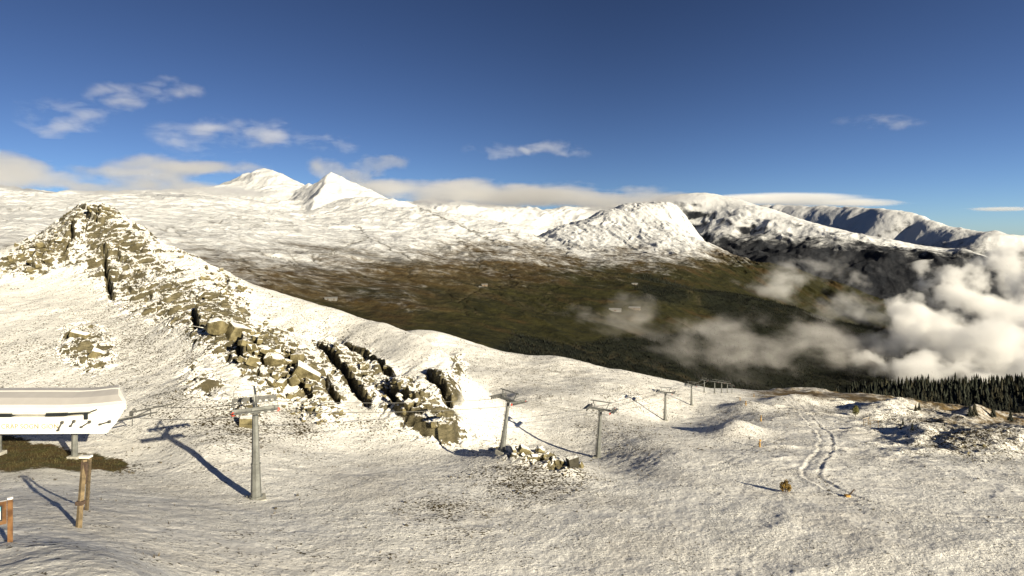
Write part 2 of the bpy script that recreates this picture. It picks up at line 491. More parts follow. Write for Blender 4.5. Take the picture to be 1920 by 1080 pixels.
# broad hummocks and snow relief
calm = 1 - 0.7 * sstep(0.1, 0.7, rock)
ZZ += 0.40 * fbm(XX / 16, YY / 16, 4, seed=1) * sstep(30, 60, YY) * (0.5 + 0.5 * sstep(90, 200, YY))
hum = sstep(0.0, 0.5, fbm(XX / 40, YY / 40, 3, seed=9) + 0.25 * sstep(1250, 1600, PX))
ZZ += (0.16 * ridged(XX / 9, YY / 9, 4, seed=21) * hum + 0.05 * fbm(XX / 2.2, YY / 2.2, 4, seed=5)) * calm
ZZ += 1.6 * sstep(0.25, 0.9, fbm(XX / 26, YY / 18, 4, seed=31)) * sstep(1330, 1520, PX) * sstep(860, 800, PY) * (YY > 80)
ZZ += 0.03 * fbm(XX / 0.7, YY / 0.7, 3, seed=15)
ZZ += 0.55 * (ridged(XX / 7, YY / 7, 4, seed=33) - .9) * sstep(1560, 1720, PX) * sstep(880, 830, PY) * (YY > 70)
# terraces of the mounds seen on the right
ZZ += 2.2 * blobs([(1380,812,45,9,1),(1395,770,45,8,0.8),(1490,757,60,6,1),(1660,772,50,7,1.1),(1830,782,35,5,1.3),(1860,830,90,16,1.1),(1730,820,30,12,1)]) * (YY > 80)

# fissured rock: two sets of tilted blocks elongated along the bedding
da = R(-38)
ca, sa = math.cos(da), math.sin(da)
wx = XX + 1.5 * fbm(XX / 7, YY / 7, 3, seed=41); wy = YY + 1.5 * fbm(XX / 7, YY / 7, 3, seed=47)
ax = wx * ca - wy * sa; ay = wx * sa + wy * ca
rm = sstep(0.12, 0.75, rock)
f1, f2, rid, vx, vy = voronoi(ax / 7.5, ay / 4.2, 1)
big = (rid - 0.5) * 2.6 + (vx * (rid * 7 % 1 - 0.3) * 1.8 + vy * (rid * 13 % 1 - 0.35) * 2.2) - 1.5 * sstep(0.12, 0.0, f2 - f1)
g1, g2, gid, gvx, gvy = voronoi(ax / 2.6, ay / 1.5, 2)
small = (gid - 0.5) * 0.9 + gvx * (gid * 5 % 1 - 0.4) * 0.7 + gvy * (gid * 11 % 1 - 0.4) * 0.8 - 0.45 * sstep(0.14, 0.0, g2 - g1)
h1, h2, hid, _, _ = voronoi(ax / 0.95, ay / 0.6, 3)
tiny = (hid - 0.5) * 0.35
ZZ += rm * (big * 0.50 + small * 0.62 + tiny * 0.8) + rm * 0.5 * ridged(ax / 6, ay / 2.0, 4, seed=51)

# named fissures: left-facing walls that lie in shade
fiss = [
 ([(590,636),(633,682),(659,716),(700,770)], 2.0, 13), ([(728,732),(752,757),(785,790)], 2.6, 13), ([(798,702),(830,735),(853,770)], 2.0, 12),
 ([(536,668),(560,712),(588,758)], 2.0, 12), ([(641,648),(689,670),(750,714)], 1.6, 9), ([(450,636),(455,680)], 3.0, 14), ([(366,585),(374,628)], 2.2, 12),
 ([(141,404),(136,453),(115,495)], 3.4, 10), ([(198,465),(203,520),(214,565)], 2.8, 9), ([(163,393),(174,420)], 2.2, 8), ([(183,396),(185,425)], 2.0, 8),
 ([(220,470),(228,500)], 1.4, 7), ([(70,470),(55,505)], 2.5, 12), ([(95,460),(75,500)], 2.0, 10), ([(610,720),(640,760)], 2.0, 12), ([(480,655),(500,690)], 2.0, 12),
]
for line, hgt, wid in fiss:
    d, sd, run = polydist(PX + 5 * fbm(XX / 3, YY / 3, 3, seed=61), PY + 4 * fbm(XX / 3, YY / 3, 3, seed=67), line)
    endf = sstep(0.0, 0.12, run) * sstep(1.0, 0.85, run)
    s = d * -sd          # positive on the right-hand (upper) side in the picture
    trench = -hgt * np.exp(-(np.clip(-s, 0, None) / (wid * 0.55)) ** 2) * (s <= 0)
    wall = hgt * 0.55 * np.exp(-np.clip(s, 0, None) / (wid * 2.2)) * sstep(-1.0, 2.5, s)
    ZZ += (trench + wall) * endf * front
    rock = np.maximum(rock, 1.1 * np.exp(-(d / (wid * 0.8)) ** 2) * endf * front)
# broken edge of the rock above the piste
d, sd, run = polydist(PX, PY, [(735, 772), (770, 800), (810, 826), (856, 832)])
s = d * -sd
ZZ += 1.9 * np.exp(-np.clip(s, 0, None) / 45) * sstep(-2, 4, s) * sstep(0, .1, run) * sstep(1, .93, run) * front * (d < 110)
# vehicle tracks: two ruts 1.7 m apart
def pre_hit(px, py):
    i_ = int(np.argmin(np.abs(pxs - px))); col_ = PY[:, i_]
    j_ = int(np.argmax((col_ <= py) & (ys > 25)))
    return XX[j_, i_], YY[j_, i_]
for line, gap, dep in (([(1462,752),(1500,768),(1522,797),(1547,812),(1551,846),(1506,890),(1590,933),(1680,960),(1780,972),(1960,978)], 0.85, .06),
                       ([(1330,880),(1380,868),(1420,835),(1480,812)], 0.7, .03), ([(1290,1000),(1400,905),(1360,870)], .6, .015),
                       ([(560,1000),(900,980),(1180,900),(1290,830)], .9, .02)):
    wl = [pre_hit(*q) for q in line]
    # round the corners
    for _ in range(3):
        wl = [wl[0]] + [q for a, c in zip(wl[:-1], wl[1:]) for q in ((a[0] * .75 + c[0] * .25, a[1] * .75 + c[1] * .25), (a[0] * .25 + c[0] * .75, a[1] * .25 + c[1] * .75))] + [wl[-1]]
    sel = (PX > min(q[0] for q in line) - 60) & (PX < max(q[0] for q in line) + 60) & (YY > min(q[1] for q in wl) - 8) & (YY < max(q[1] for q in wl) + 8)
    d = np.full(XX.shape, 99.0)
    d[sel] = polydist(XX[sel] + .4 * fbm(XX[sel] / 6, YY[sel] / 6, 2, seed=71), YY[sel], wl)[0]
    tr = np.exp(-((d - gap) / .27) ** 2)
    ZZ -= dep * tr - .05 * np.exp(-((d - gap - .5) / .25) ** 2) * (dep > .04)
    speck = np.maximum(speck, 0.30 * tr * (dep > .05))
flat_dim = np.clip(sstep(88, 74, YY) + sstep(850, 1000, PX) * 0.8, 0, 1)  # patchy snow tint that also darkens the flats in place of weaker sunlight
NPY = HZ - F * ZZ / YY
near = sheet("snowy_hillside", XX, YY, ZZ, [MN], {"rock": rock, "grass": grass, "flat_dim": flat_dim, "speck": speck, "thin": thin})
tag(near, kind="structure", label="snow covered hillside with rocky knoll and piste", cat="terrain")

def hit(px, py, ymin=0.0):
    """point of the near ground seen at a pixel of the photograph"""
    i = int(np.clip(np.searchsorted(pxs, px), 1, NC - 1))
    if abs(pxs[i - 1] - px) < abs(pxs[i] - px): i -= 1
    col = NPY[:, i]
    j = np.where((col <= py) & (ys >= ymin))[0]
    j = j[0] if len(j) else len(ys) - 1
    return Vector((XX[j, i], YY[j, i], ZZ[j, i]))

def ground_z(X, Y):
    px = X / Y * F + 960
    i = np.clip(np.searchsorted(pxs, px), 1, NC - 1); j = np.clip(np.searchsorted(ys, Y), 1, len(ys) - 1)
    t = (px - pxs[i - 1]) / (pxs[i] - pxs[i - 1]); u = (Y - ys[j - 1]) / (ys[j] - ys[j - 1])
    return (ZZ[j - 1, i - 1] * (1 - t) + ZZ[j - 1, i] * t) * (1 - u) + (ZZ[j, i - 1] * (1 - t) + ZZ[j, i] * t) * u

# ------------------------------------------------------------------ far terrain
def far_sheet(name, pts, x0, x1, nx, rws, mat, amp, wl, seed, forest=None, dark=None, extra=None, ky=3.0, ridge=True, cover=None, lam=1e-4):
    f = RBF(pts, ky=ky, lam=lam)
    px_ = np.linspace(x0, x1, nx); y_ = rows(rws)
    P, Y = np.meshgrid(px_, y_)
    Q = f(P, Y)
    X = (P - 960) / F * Y
    Z = (HZ - Q) / F * Y
    a = amp(P, Q, Y) if callable(amp) else amp
    xw = X + wl * 0.25 * fbm(X / wl, Y / wl, 3, seed=seed + 2); yw = Y + wl * 0.25 * fbm(X / wl, Y / wl, 3, seed=seed + 4)
    if ridge:
        Z = Z + a * (ridged(xw / wl, yw / wl, 6, 0.5, seed=seed) - 1.0)
    Z = Z + a * 0.6 * fbm(X / (wl * 0.6), Y / (wl * 0.6), 6, seed=seed + 9)
    Z = Z + a * 0.22 * (ridged(xw / (wl * 0.17), yw / (wl * 0.17), 4, seed=seed + 21) - 1.0)
    if extra: Z = extra(P, Q, Y, X, Z)
    Q2 = HZ - F * Z / Y
    fo = forest(P, Q2, Y, X, Z) if forest else np.zeros(P.shape)
    dk = dark(P, Q2, Y, X, Z) if dark else np.zeros(P.shape)
    cv = cover(P, Q2, Y, X, Z) if cover else np.zeros(P.shape)
    o = sheet(name, X, Y, Z, [mat], {"forest": fo, "dark": dk, "cover": cv})
    tag(o, kind="structure")
    return o, (px_, y_, X, Y, Z, fo)

main_pts = [
 (-300,900,620),(0,900,620),(500,900,620),(1000,900,620),(1500,900,620),(1900,900,620),(2300,900,620),
 (-300,560,1100),(0,560,1100),(300,560,1150),(500,560,1250),(620,575,1300),(800,610,1250),(960,650,1200),(1100,690,1200),(1300,740,1250),(1500,770,1300),(1800,790,1300),(2200,800,1300),
 (300,500,1500),(500,515,1550),(620,548,1480),(720,545,1600),(850,570,1600),(960,590,1650),(1100,625,1600),(1250,650,1650),(1400,685,1700),(1600,725,1700),(1900,750,1700),
 (160,440,1900),(0,430,1900),(-300,430,1900),(300,450,1950),(500,470,2000),(700,490,2150),(850,505,2250),(1000,525,2250),(1160,580,1950),(1190,562,2100),(1250,570,2150),(1330,600,2100),(1450,620,2150),(1600,670,2150),(1900,690,2200),
 (300,410,2600),(0,400,2600),(-300,400,2600),(500,430,2700),(700,445,2900),(850,465,2850),(1000,490,2700),(1100,510,2700),(1200,528,2600),(1330,545,2600),(1450,572,2600),(1560,602,2600),(1690,630,2600),(1900,650,2600),
 (0,372,3600),(-300,365,3600),(150,374,3500),(300,378,3500),(430,385,3600),(500,402,3500),(620,420,3500),(700,415,3600),(800,425,3600),(900,445,3500),(1000,465,3350),(1080,478,3300),(1200,545,3300),(1400,590,3300),(1700,660,3300),
 # crest and peaks
 (-300,352,5200),(20,352,5400),(60,355,5400),(90,368,4800),(200,368,4600),(300,365,4700),(380,360,5000),
 (430,345,5900),(455,332,6000),(500,322,6100),(530,327,6000),(555,343,5700),(735,378,4550),(765,388,4400),
 (560,396,4350),(520,400,4200),(530,380,5000),(640,372,5100),(600,372,5100),(480,365,5300),(440,372,4800),(650,372,4650),(690,392,4250),(640,402,4150),(600,405,4000),
 (800,391,4300),(860,402,4200),(930,417,4050),(985,432,3950),(1010,440,3850),
 (1080,500,4000),(1200,560,4000),(1500,640,4200),(1900,680,4200),(2300,690,4200),
 # behind the crest
 (-300,420,7500),(100,420,7500),(500,420,7500),(620,430,6500),(760,440,5600),(930,470,5200),(1050,510,5200),(1500,660,6500),(2300,690,6500),
]
STREAMS = [[(665,425),(690,445),(640,465),(600,480)],[(690,445),(720,460),(800,500)],[(400,480),(460,500),(520,540),(570,560)],[(850,440),(880,470),(905,500),(880,520),(895,540),(862,565),(865,578)],
 [(870,560),(900,590)],[(840,545),(862,575),(880,590)],[(1000,440),(1090,490),(1160,520)],[(430,490),(480,490)],[(780,385),(880,430),(960,470)],[(930,500),(990,540),(1060,580)],[(1020,545),(1090,575),(1140,600)],[(480,470),(560,500),(640,520)],[(950,430),(1010,480),(1030,500)]]
def main_dark(P, Q, Y, X, Z):
    jx = P + 9 * fbm(X / 70, Y / 70, 5, seed=81); jy = Q + 5 * fbm(X / 70, Y / 70, 5, seed=87)
    vein = np.abs(fbm((X + .5 * Y) / 260, Y / 420, 4, seed=191)); vein2 = np.abs(fbm((X - .3 * Y) / 150, Y / 300, 4, seed=197))
    out = np.maximum(0.8 * np.exp(-(vein / .045) ** 2), 0.6 * np.exp(-(vein2 / .04) ** 2)) * sstep(3600, 2600, Y) * sstep(-0.3, 0.5, fbm(X / 500, Y / 500, 3, seed=193))
    for ln in STREAMS:
        d, _, _ = polydist(jx, jy, ln)
        out = np.maximum(out, np.exp(-(d / 1.5) ** 2))
    out = np.maximum(out, 0.75 * np.exp(-((jx - 740) / 75) ** 2 - ((jy - 488 - (jx - 740) * 0.18) / 7) ** 2))  # cloud shadow across the slope, painted in as a dark band
    return out
def main_extra(P, Q, Y, X, Z):
    d = main_dark(P, HZ - F * Z / Y, Y, X, Z)
    Z = Z - 4 * d * (Y < 3500)
    def pyr(a, planes, rough, seed):
        dx = X - a.x + 30 * fbm(X / 240, Y / 240, 5, seed=seed); dy = Y - a.y + 30 * fbm(X / 240, Y / 240, 5, seed=seed + 7)
        h = np.full(X.shape, -1e9)
        for az, sl in planes:
            h = np.maximum(h, sl * (dx * math.sin(R(az)) + dy * math.cos(R(az))))
        return a.z - h + rough * (ridged(X / 190, Y / 190, 5, seed=seed + 3) - 1.2)
    # pointed peak: broad sunny face to the right, steep shaded face to the left
    p = pyr(w3(620, 321, 5150), ((140, 0.60), (235, 0.95), (285, 0.75), (20, 0.6), (75, 0.50)), 13, 801)
    Z = np.maximum(Z, p)
    p = pyr(w3(578, 344, 5350), ((150, 0.6), (225, 0.8), (290, 0.5), (10, 0.6), (100, 0.5)), 13, 821)
    Z = np.maximum(Z, p)
    return Z
def main_forest(P, Q, Y, X, Z):
    n = 26 * fbm(X / 260, Y / 260, 4, seed=91)
    a = sstep(0, 14, Q + n * 0.7 - np.interp(P, [880, 960, 1040, 1120, 1230, 1280, 1340, 1900], [668, 630, 640, 632, 628, 612, 590, 560]))
    e = sstep(0, 8, Q + n * 0.3 - np.interp(P, [1180, 1200, 1330, 1450, 1700], [532, 524, 538, 565, 625])) * sstep(1185, 1215, P + n * 0.4) * sstep(1330, 1280, P - (Q - 560) * 1.2 + n)
    e2 = sstep(1290, 1330, P + n + (560 - Q) * 0.9)
    f = np.maximum(a, np.maximum(e * sstep(575, 555, Q + n * .4), e2 * sstep(525, 540, Q)))
    f = f * (1 - 0.9 * np.exp(-((P - 1300) / 35) ** 2 - ((Q - 608) / 16) ** 2))
    return f * (Y < 3200) * (P > 850)
def main_amp(P, Q, Y):
    a = np.interp(Y, [600, 1500, 2500, 3500, 5000, 7000], [8, 10, 14, 20, 28, 30])
    return a
main_o, MAIN = far_sheet("mountain_slope", main_pts, -330, 2300, 1150, [(600, 1200, 60), (1200, 3600, 520), (3600, 6300, 300), (6300, 7800, 10)], MF, main_amp, 520.0, 100,
                         forest=main_forest, dark=main_dark, extra=main_extra)

ridge_pts = [
 (940,470,3700),(1000,475,3300),(1090,505,2900),(1200,535,2650),(1330,560,2650),(1450,590,2750),(1600,640,2800),(1800,690,2800),
 (1000,452,3800),(1080,478,3250),(1150,502,3000),(1250,505,3000),(1330,530,2950),(1420,545,3100),(1550,590,3200),(1750,640,3200),
 (1060,440,3850),(1120,455,3700),(1200,460,3650),(1280,465,3650),(1350,490,3500),(1430,515,3500),(1560,560,3500),(1750,610,3500),
 (1010,441,4000),(1040,432,4100),(1090,416,4250),(1120,404,4400),(1150,391,4550),(1180,384,4650),(1230,381,4750),(1265,384,4800),
 (1200,415,4250),(1150,420,4150),(1260,420,4250),(1279,424,4450),(1299,446,4250),(1342,464,4100),(1385,484,3950),(1430,492,3900),(1490,505,3850),(1560,528,3800),(1640,560,3750),(1750,595,3700),(1850,620,3700),
 (940,520,5200),(1100,500,5600),(1230,460,6000),(1300,520,5500),(1400,580,5000),(1560,640,5000),(1850,700,5000),
]
def ridge_extra(P, Q, Y, X, Z):
    # ribs running down the face
    r = 0.6 * ridged((X + 0.25 * Y) / 150 + 0.5 * fbm(X / 300, Y / 300, 3, seed=131), Y / 900, 4, seed=137) + 0.4 * ridged((X + .25 * Y) / 62 + .5 * fbm(X / 120, Y / 120, 3, seed=133), Y / 420, 3, seed=139)
    return Z + 24 * (r - 1.0) * sstep(2900, 3800, Y)
def ridge_forest(P, Q, Y, X, Z):
    n = 20 * fbm(X / 200, Y / 200, 4, seed=95)
    return sstep(0, 12, Q + n * .6 - np.interp(P, [1180, 1300, 1450, 1700], [512, 530, 590, 640])) * 0.85
ridge_o, RIDGE = far_sheet("mountain_ridge", ridge_pts, 930, 1900, 520, [(2600, 5000, 420), (5000, 6200, 20)], MR, 8.0, 420.0, 200, extra=ridge_extra, forest=ridge_forest)

# cliffed range behind
cl_pts = [
 (1150,620,4700),(1300,560,4700),(1400,560,4600),(1500,590,4500),(1650,640,4500),(1800,680,4500),(2000,700,4500),(2300,720,4500),
 (1250,520,5200),(1300,475,5300),(1400,485,5250),(1450,500,5100),(1500,545,5000),(1650,590,5000),(1800,615,5000),(2000,650,5000),(2300,680,5000),
 (1270,470,5700),(1330,430,5750),(1400,440,5700),(1480,462,5600),(1560,500,5450),(1650,530,5350),(1740,555,5300),(1850,580,5300),(1950,610,5300),(2200,640,5300),
 (1390,402,5900),(1440,418,5830),(1490,440,5760),(1580,463,5650),(1660,482,5550),(1720,500,5480),(1790,505,5480),(1850,515,5480),(1910,545,5480),(2000,590,5480),
 (1268,386,5950),(1300,392,6000),(1350,392,6050),(1390,386,6150),(1430,394,6100),(1480,412,6050),(1540,426,6000),(1600,441,5950),(1660,455,5900),(1720,468,5850),(1780,470,5900),(1840,482,5900),(1900,500,5900),(1960,540,5850),(2100,600,5800),
 (1480,404,6400),(1560,428,6400),(1640,448,6400),(1720,462,6400),(1840,478,6400),
 (1250,450,7400),(1400,440,7600),(1600,490,7600),(1800,520,7600),(2000,590,7600),(2300,660,7600),
]
cl_pts = [(a, b, y * float(np.interp(a, [1150, 1268, 1390, 1480, 1600, 1720, 1910, 2300], [1.0, 1.0, .93, .875, .815, .775, .73, .70]))) for a, b, y in cl_pts]
def cliff_extra(P, Q, Y, X, Z):
    # broken rock bands and ribs of the cliff
    YN = Y / np.interp(P, [1150, 1268, 1390, 1480, 1600, 1720, 1910, 2300], [1.0, 1.0, .93, .875, .815, .775, .73, .70])
    base = Z + 45 * fbm(X / 420, Y / 420, 5, seed=151)
    step = 120.0
    k = np.floor(base / step); fr = base / step - k
    ter = (k + sstep(0.3, 0.9, fr)) * step
    m = sstep(4900, 5300, YN) * sstep(6150, 5850, YN)
    rib = ridged((X + Y) / 330 + 0.3 * fbm(X / 200, Y / 200, 3, seed=157), (X - Y) / 1500, 5, seed=163)
    return Z + (ter - base) * m * 0.5 * sstep(-0.4, 0.5, fbm(X / 600, Y / 600, 3, seed=169)) + 34 * (rib - 1.0) * m
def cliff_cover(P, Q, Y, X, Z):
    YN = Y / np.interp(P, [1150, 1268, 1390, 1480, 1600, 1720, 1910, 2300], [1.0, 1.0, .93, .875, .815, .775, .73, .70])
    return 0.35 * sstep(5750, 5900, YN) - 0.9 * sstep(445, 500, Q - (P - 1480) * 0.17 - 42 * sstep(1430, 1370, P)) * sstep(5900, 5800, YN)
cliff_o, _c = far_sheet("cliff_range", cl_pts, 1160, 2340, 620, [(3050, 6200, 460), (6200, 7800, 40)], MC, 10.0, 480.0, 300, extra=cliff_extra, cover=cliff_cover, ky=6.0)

far_pts = [
 (1300,480,8900),(1500,490,8900),(1700,510,8900),(1900,530,8900),(2300,550,8900),
 (1330,385,9600),(1420,384,9600),(1480,384,9600),(1560,387,9600),(1640,391,9600),(1700,397,9700),(1722,399,9700),(1738,411,9650),(1790,426,9600),(1850,437,9700),(1870,433,9900),(1895,441,9900),(1940,447,10000),(2100,452,10000),(2300,455,10000),
 (1440,412,9330),(1500,416,9330),(1600,428,9330),(1700,434,9400),(1800,456,9330),(1900,472,9450),(2100,484,9450),
 (1300,480,12000),(1600,490,12000),(1900,500,12000),(2300,510,12000),
]
crest = sorted((a, b) for a, b, y in far_pts if 9590 <= y <= 10050)
keep = [p for p in far_pts if not 9590 <= p[2] <= 10050]
cx = np.arange(1320, 2310, 11)
far_pts = keep + [(float(q), float(np.interp(q, [c[0] for c in crest], [c[1] for c in crest])), 9700) for q in cx]
far_pts += [(a, b + 5, 9900) for a, b, y in far_pts if y == 9700] + [(a, b + 22, 10400) for a, b, y in far_pts[::3] if y == 9700]
far_pts = [(a, b, y * float(np.interp(a, [1300, 1420, 1722, 1900, 2300], [1.32, 1.22, .94, .80, .74]))) for a, b, y in far_pts]
far_o, _d = far_sheet("far_mountain_range", far_pts, 1280, 2340, 420, [(6600, 12300, 330), (12300, 14500, 10)], MD, 20.0, 600.0, 400, ky=8.0)
mid_pts = [
 (700,470,6400),(850,470,6400),(950,470,6400),(1080,480,6400),(1250,480,6400),
 (760,384,8000),(800,381,8000),(840,388,8000),(900,382,7400),(930,384,7400),(960,395,7300),(1000,412,7200),(1050,425,7100),(860,405,7000),(900,412,6900),
 (1010,398,8200),(1080,392,8200),(1130,391,8200),(1200,380,8300),(1280,380,8300),(700,380,8200),(600,370,8200),
 (700,480,9800),(950,480,9800),(1280,480,9800),
]
mid_o, _m = far_sheet("far_snow_mountains", mid_pts, 640, 1300, 330, [(6400, 8600, 160), (8600, 9800, 8)], MD, 45.0, 800.0, 500, ky=8.0)

# forested shoulder on the right
wood_pts = [
 (1440,800,420),(1560,800,430),(1750,800,420),(1900,830,350),(2100,840,340),(2350,850,330),
 (1440,790,600),(1520,762,560),(1600,757,560),(1700,772,520),(1800,790,470),(1920,805,430),(2100,805,430),(2350,800,430),
 (1480,770,800),(1560,748,850),(1640,742,800),(1730,746,750),(1830,744,720),(1920,738,720),(2100,725,720),(2350,710,720),
 (1440,800,1000),(1560,745,1000),(1640,737,1000),(1760,732,1000),(1850,728,960),(1920,722,950),(2100,705,950),(2350,690,950),
 (1440,900,1500),(1640,860,1500),(1900,840,1500),(2350,800,1500),
]
def wood_forest(P, Q, Y, X, Z):
    n = fbm(X / 60, Y / 60, 4, seed=171)
    f = sstep(-0.35, -0.1, n + 1.2 * sstep(470, 560, Y + 60 * n))
    f *= 1 - np.exp(-((P - 1590) / 55) ** 2 - ((Q - 744) / 8) ** 2) * 1.3
    return np.clip(f, 0, 1) * sstep(430, 520, Y + 50 * n)
wood_o, WOOD = far_sheet("wooded_hillside", wood_pts, 1420, 2380, 320, [(340, 1100, 260), (1100, 1500, 20)], MV, 3.0, 90.0, 600, forest=wood_forest, ky=4.0)

# ground to the horizon
gx = np.concatenate([[-90000, -40000], np.linspace(-15000, 15000, 40), [40000, 90000]])
gy = np.concatenate([[-20000], np.linspace(0, 15000, 30), [30000, 60000, 120000]])
GX, GY = np.meshgrid(gx, gy)
GZ = -760 + 40 * fbm(GX / 3000, GY / 3000, 3, seed=700) - 0.0 * GX
zero = np.zeros(GX.shape)
go = sheet("valley_floor", GX, GY, GZ, [MV], {"forest": zero + 0.3, "dark": zero, "cover": zero})
tag(go, kind="structure")

# ------------------------------------------------------------------ mesh helpers
class MB:
    def __init__(s): s.bm = bmesh.new()
    def box(s, c, size, rot=None, bevel=0.0):
        M = Matrix.Translation(c) @ (rot.to_matrix().to_4x4() if rot else Matrix()) @ Matrix.Diagonal((*size, 1))
        r = bmesh.ops.create_cube(s.bm, size=1.0, matrix=M)
        if bevel:
            ed = list({e for v in r['verts'] for e in v.link_edges})
            bmesh.ops.bevel(s.bm, geom=ed, offset=bevel, segments=2, affect='EDGES', profile=0.6)
        return s
    def bar(s, a, b, r1, r2=None, seg=8, square=None):
        a, b = Vector(a), Vector(b)
        d = b - a
        q = d.to_track_quat('Z', 'Y').to_matrix().to_4x4()
        M = Matrix.Translation((a + b) / 2) @ q
        if square:
            bmesh.ops.create_cube(s.bm, size=1.0, matrix=M @ Matrix.Diagonal((square[0], square[1], d.length, 1)))
        else:
            bmesh.ops.create_cone(s.bm, cap_ends=True, segments=seg, radius1=r1, radius2=r1 if r2 is None else r2, depth=d.length, matrix=M)
        return s
    def loft(s, sections, cap=True):
        rings = [[s.bm.verts.new(p) for p in sec] for sec in sections]
        n = len(rings[0])
        for a, b in zip(rings[:-1], rings[1:]):
            for i in range(n):
                s.bm.faces.new((a[i], a[(i + 1) % n], b[(i + 1) % n], b[i]))
        if cap:
            s.bm.faces.new(rings[0][::-1]); s.bm.faces.new(rings[-1])
        return s
    def prism(s, pts, y0, y1):
        return s.loft([[(x, y0, z) for x, z in pts], [(x, y1, z) for x, z in pts]])
    def done(s, name, mat, parent=None, smooth=False):
        me = bpy.data.meshes.new(name)
        bmesh.ops.recalc_face_normals(s.bm, faces=s.bm.faces)
        s.bm.to_mesh(me); s.bm.free()
        for p in me.polygons: p.use_smooth = smooth
        me.materials.append(mat)
        o = bpy.data.objects.new(name, me); COL.objects.link(o)
        if parent: o.parent = parent
        return o

def empty(name, loc, rot=(0, 0, 0), label=None, cat=None, group=None):
    o = bpy.data.objects.new(name, None)
    o.location = loc; o.rotation_euler = rot
    COL.objects.link(o)
    return tag(o, label, cat, group)

def copy_tree(o, parent=None):
    c = o.copy(); COL.objects.link(c)
    if parent: c.parent = parent
    for ch in list(o.children): copy_tree(ch, c)
    return c

M_STEEL = flat_mat("galvanised_steel", (0.17, 0.175, 0.165), 0.5, 0.35, 0.25, 1.5)
M_STEELD = flat_mat("dark_steel", (0.10, 0.10, 0.095), 0.5, 0.3)
M_RED = flat_mat("red_wheel", (0.55, 0.07, 0.04), 0.5)
M_WHITE = flat_mat("white_paint", (0.80, 0.79, 0.74), 0.4, 0.0, 0.04, 0.6)
M_CONC = flat_mat("concrete", (0.34, 0.33, 0.29), 0.9, 0.0, 0.2, 2.0)
M_WOOD = snowtop_mat("weathered_wood", (0.16, 0.115, 0.065), (0.30, 0.23, 0.14), 0.75, 3.0, 0.05, 0.05)
M_ORANGE = snowtop_mat("orange_wood", (0.085, 0.042, 0.02), (0.17, 0.09, 0.04), 0.8, 4.0, 0.05, 0.03)
M_BOULDER = snowtop_mat("snowy_boulder", (0.085, 0.072, 0.036), (0.215, 0.185, 0.10), 0.58, 1.3, 0.05, 0.35)
M_BOULDERD = snowtop_mat("dark_boulder", (0.03, 0.028, 0.022), (0.07, 0.065, 0.05), 0.86, 0.9, 0.04, 0.3)
M_TREE = flat_mat("conifer_needles", (0.013, 0.017, 0.009), 0.9, 0.0, 0.5, 0.5)
M_TREEB = flat_mat("conifer_needles_brownish", (0.028, 0.026, 0.011), 0.9, 0.0, 0.5, 0.5)
M_BARK = flat_mat("bark", (0.06, 0.045, 0.03), 0.9)
M_LARCH = flat_mat("yellow_larch_needles", (0.13, 0.125, 0.035), 0.9, 0.0, 0.5, 1.5)
M_SHRUB = flat_mat("dry_leaves", (0.20, 0.13, 0.03), 0.9, 0.0, 0.6, 5.0)
M_OCHRE = flat_mat("ochre_padding", (0.38, 0.22, 0.05), 0.8, 0.0, 0.4, 4.0)
M_DARKWOOD = flat_mat("dark_wood", (0.07, 0.045, 0.03), 0.9, 0.0, 0.4, 4.0)
M_ROPE = flat_mat("steel_rope", (0.16, 0.155, 0.14), 0.5, 0.3)
M_BLACK = flat_mat("dark_gap", (0.018, 0.022, 0.024), 0.3, 0.0, 0.2)
M_TAN = flat_mat("tan_lettering", (0.27, 0.215, 0.10), 0.6, 0.0, 0.05)
M_ROOF = flat_mat("grey_roof_film", (0.50, 0.48, 0.46), 0.45, 0.0, 0.05, 0.5)
M_BARNROOF = flat_mat("pale_metal_roof", (0.15, 0.15, 0.148), 0.5, 0.0, 0.15, 0.2)
M_BARNWALL = flat_mat("barn_wood", (0.13, 0.10, 0.07), 0.9, 0.0, 0.3, 0.3)
M_PALEWALL = flat_mat("pale_wall", (0.13, 0.125, 0.115), 0.9, 0.0, 0.1, 0.3)

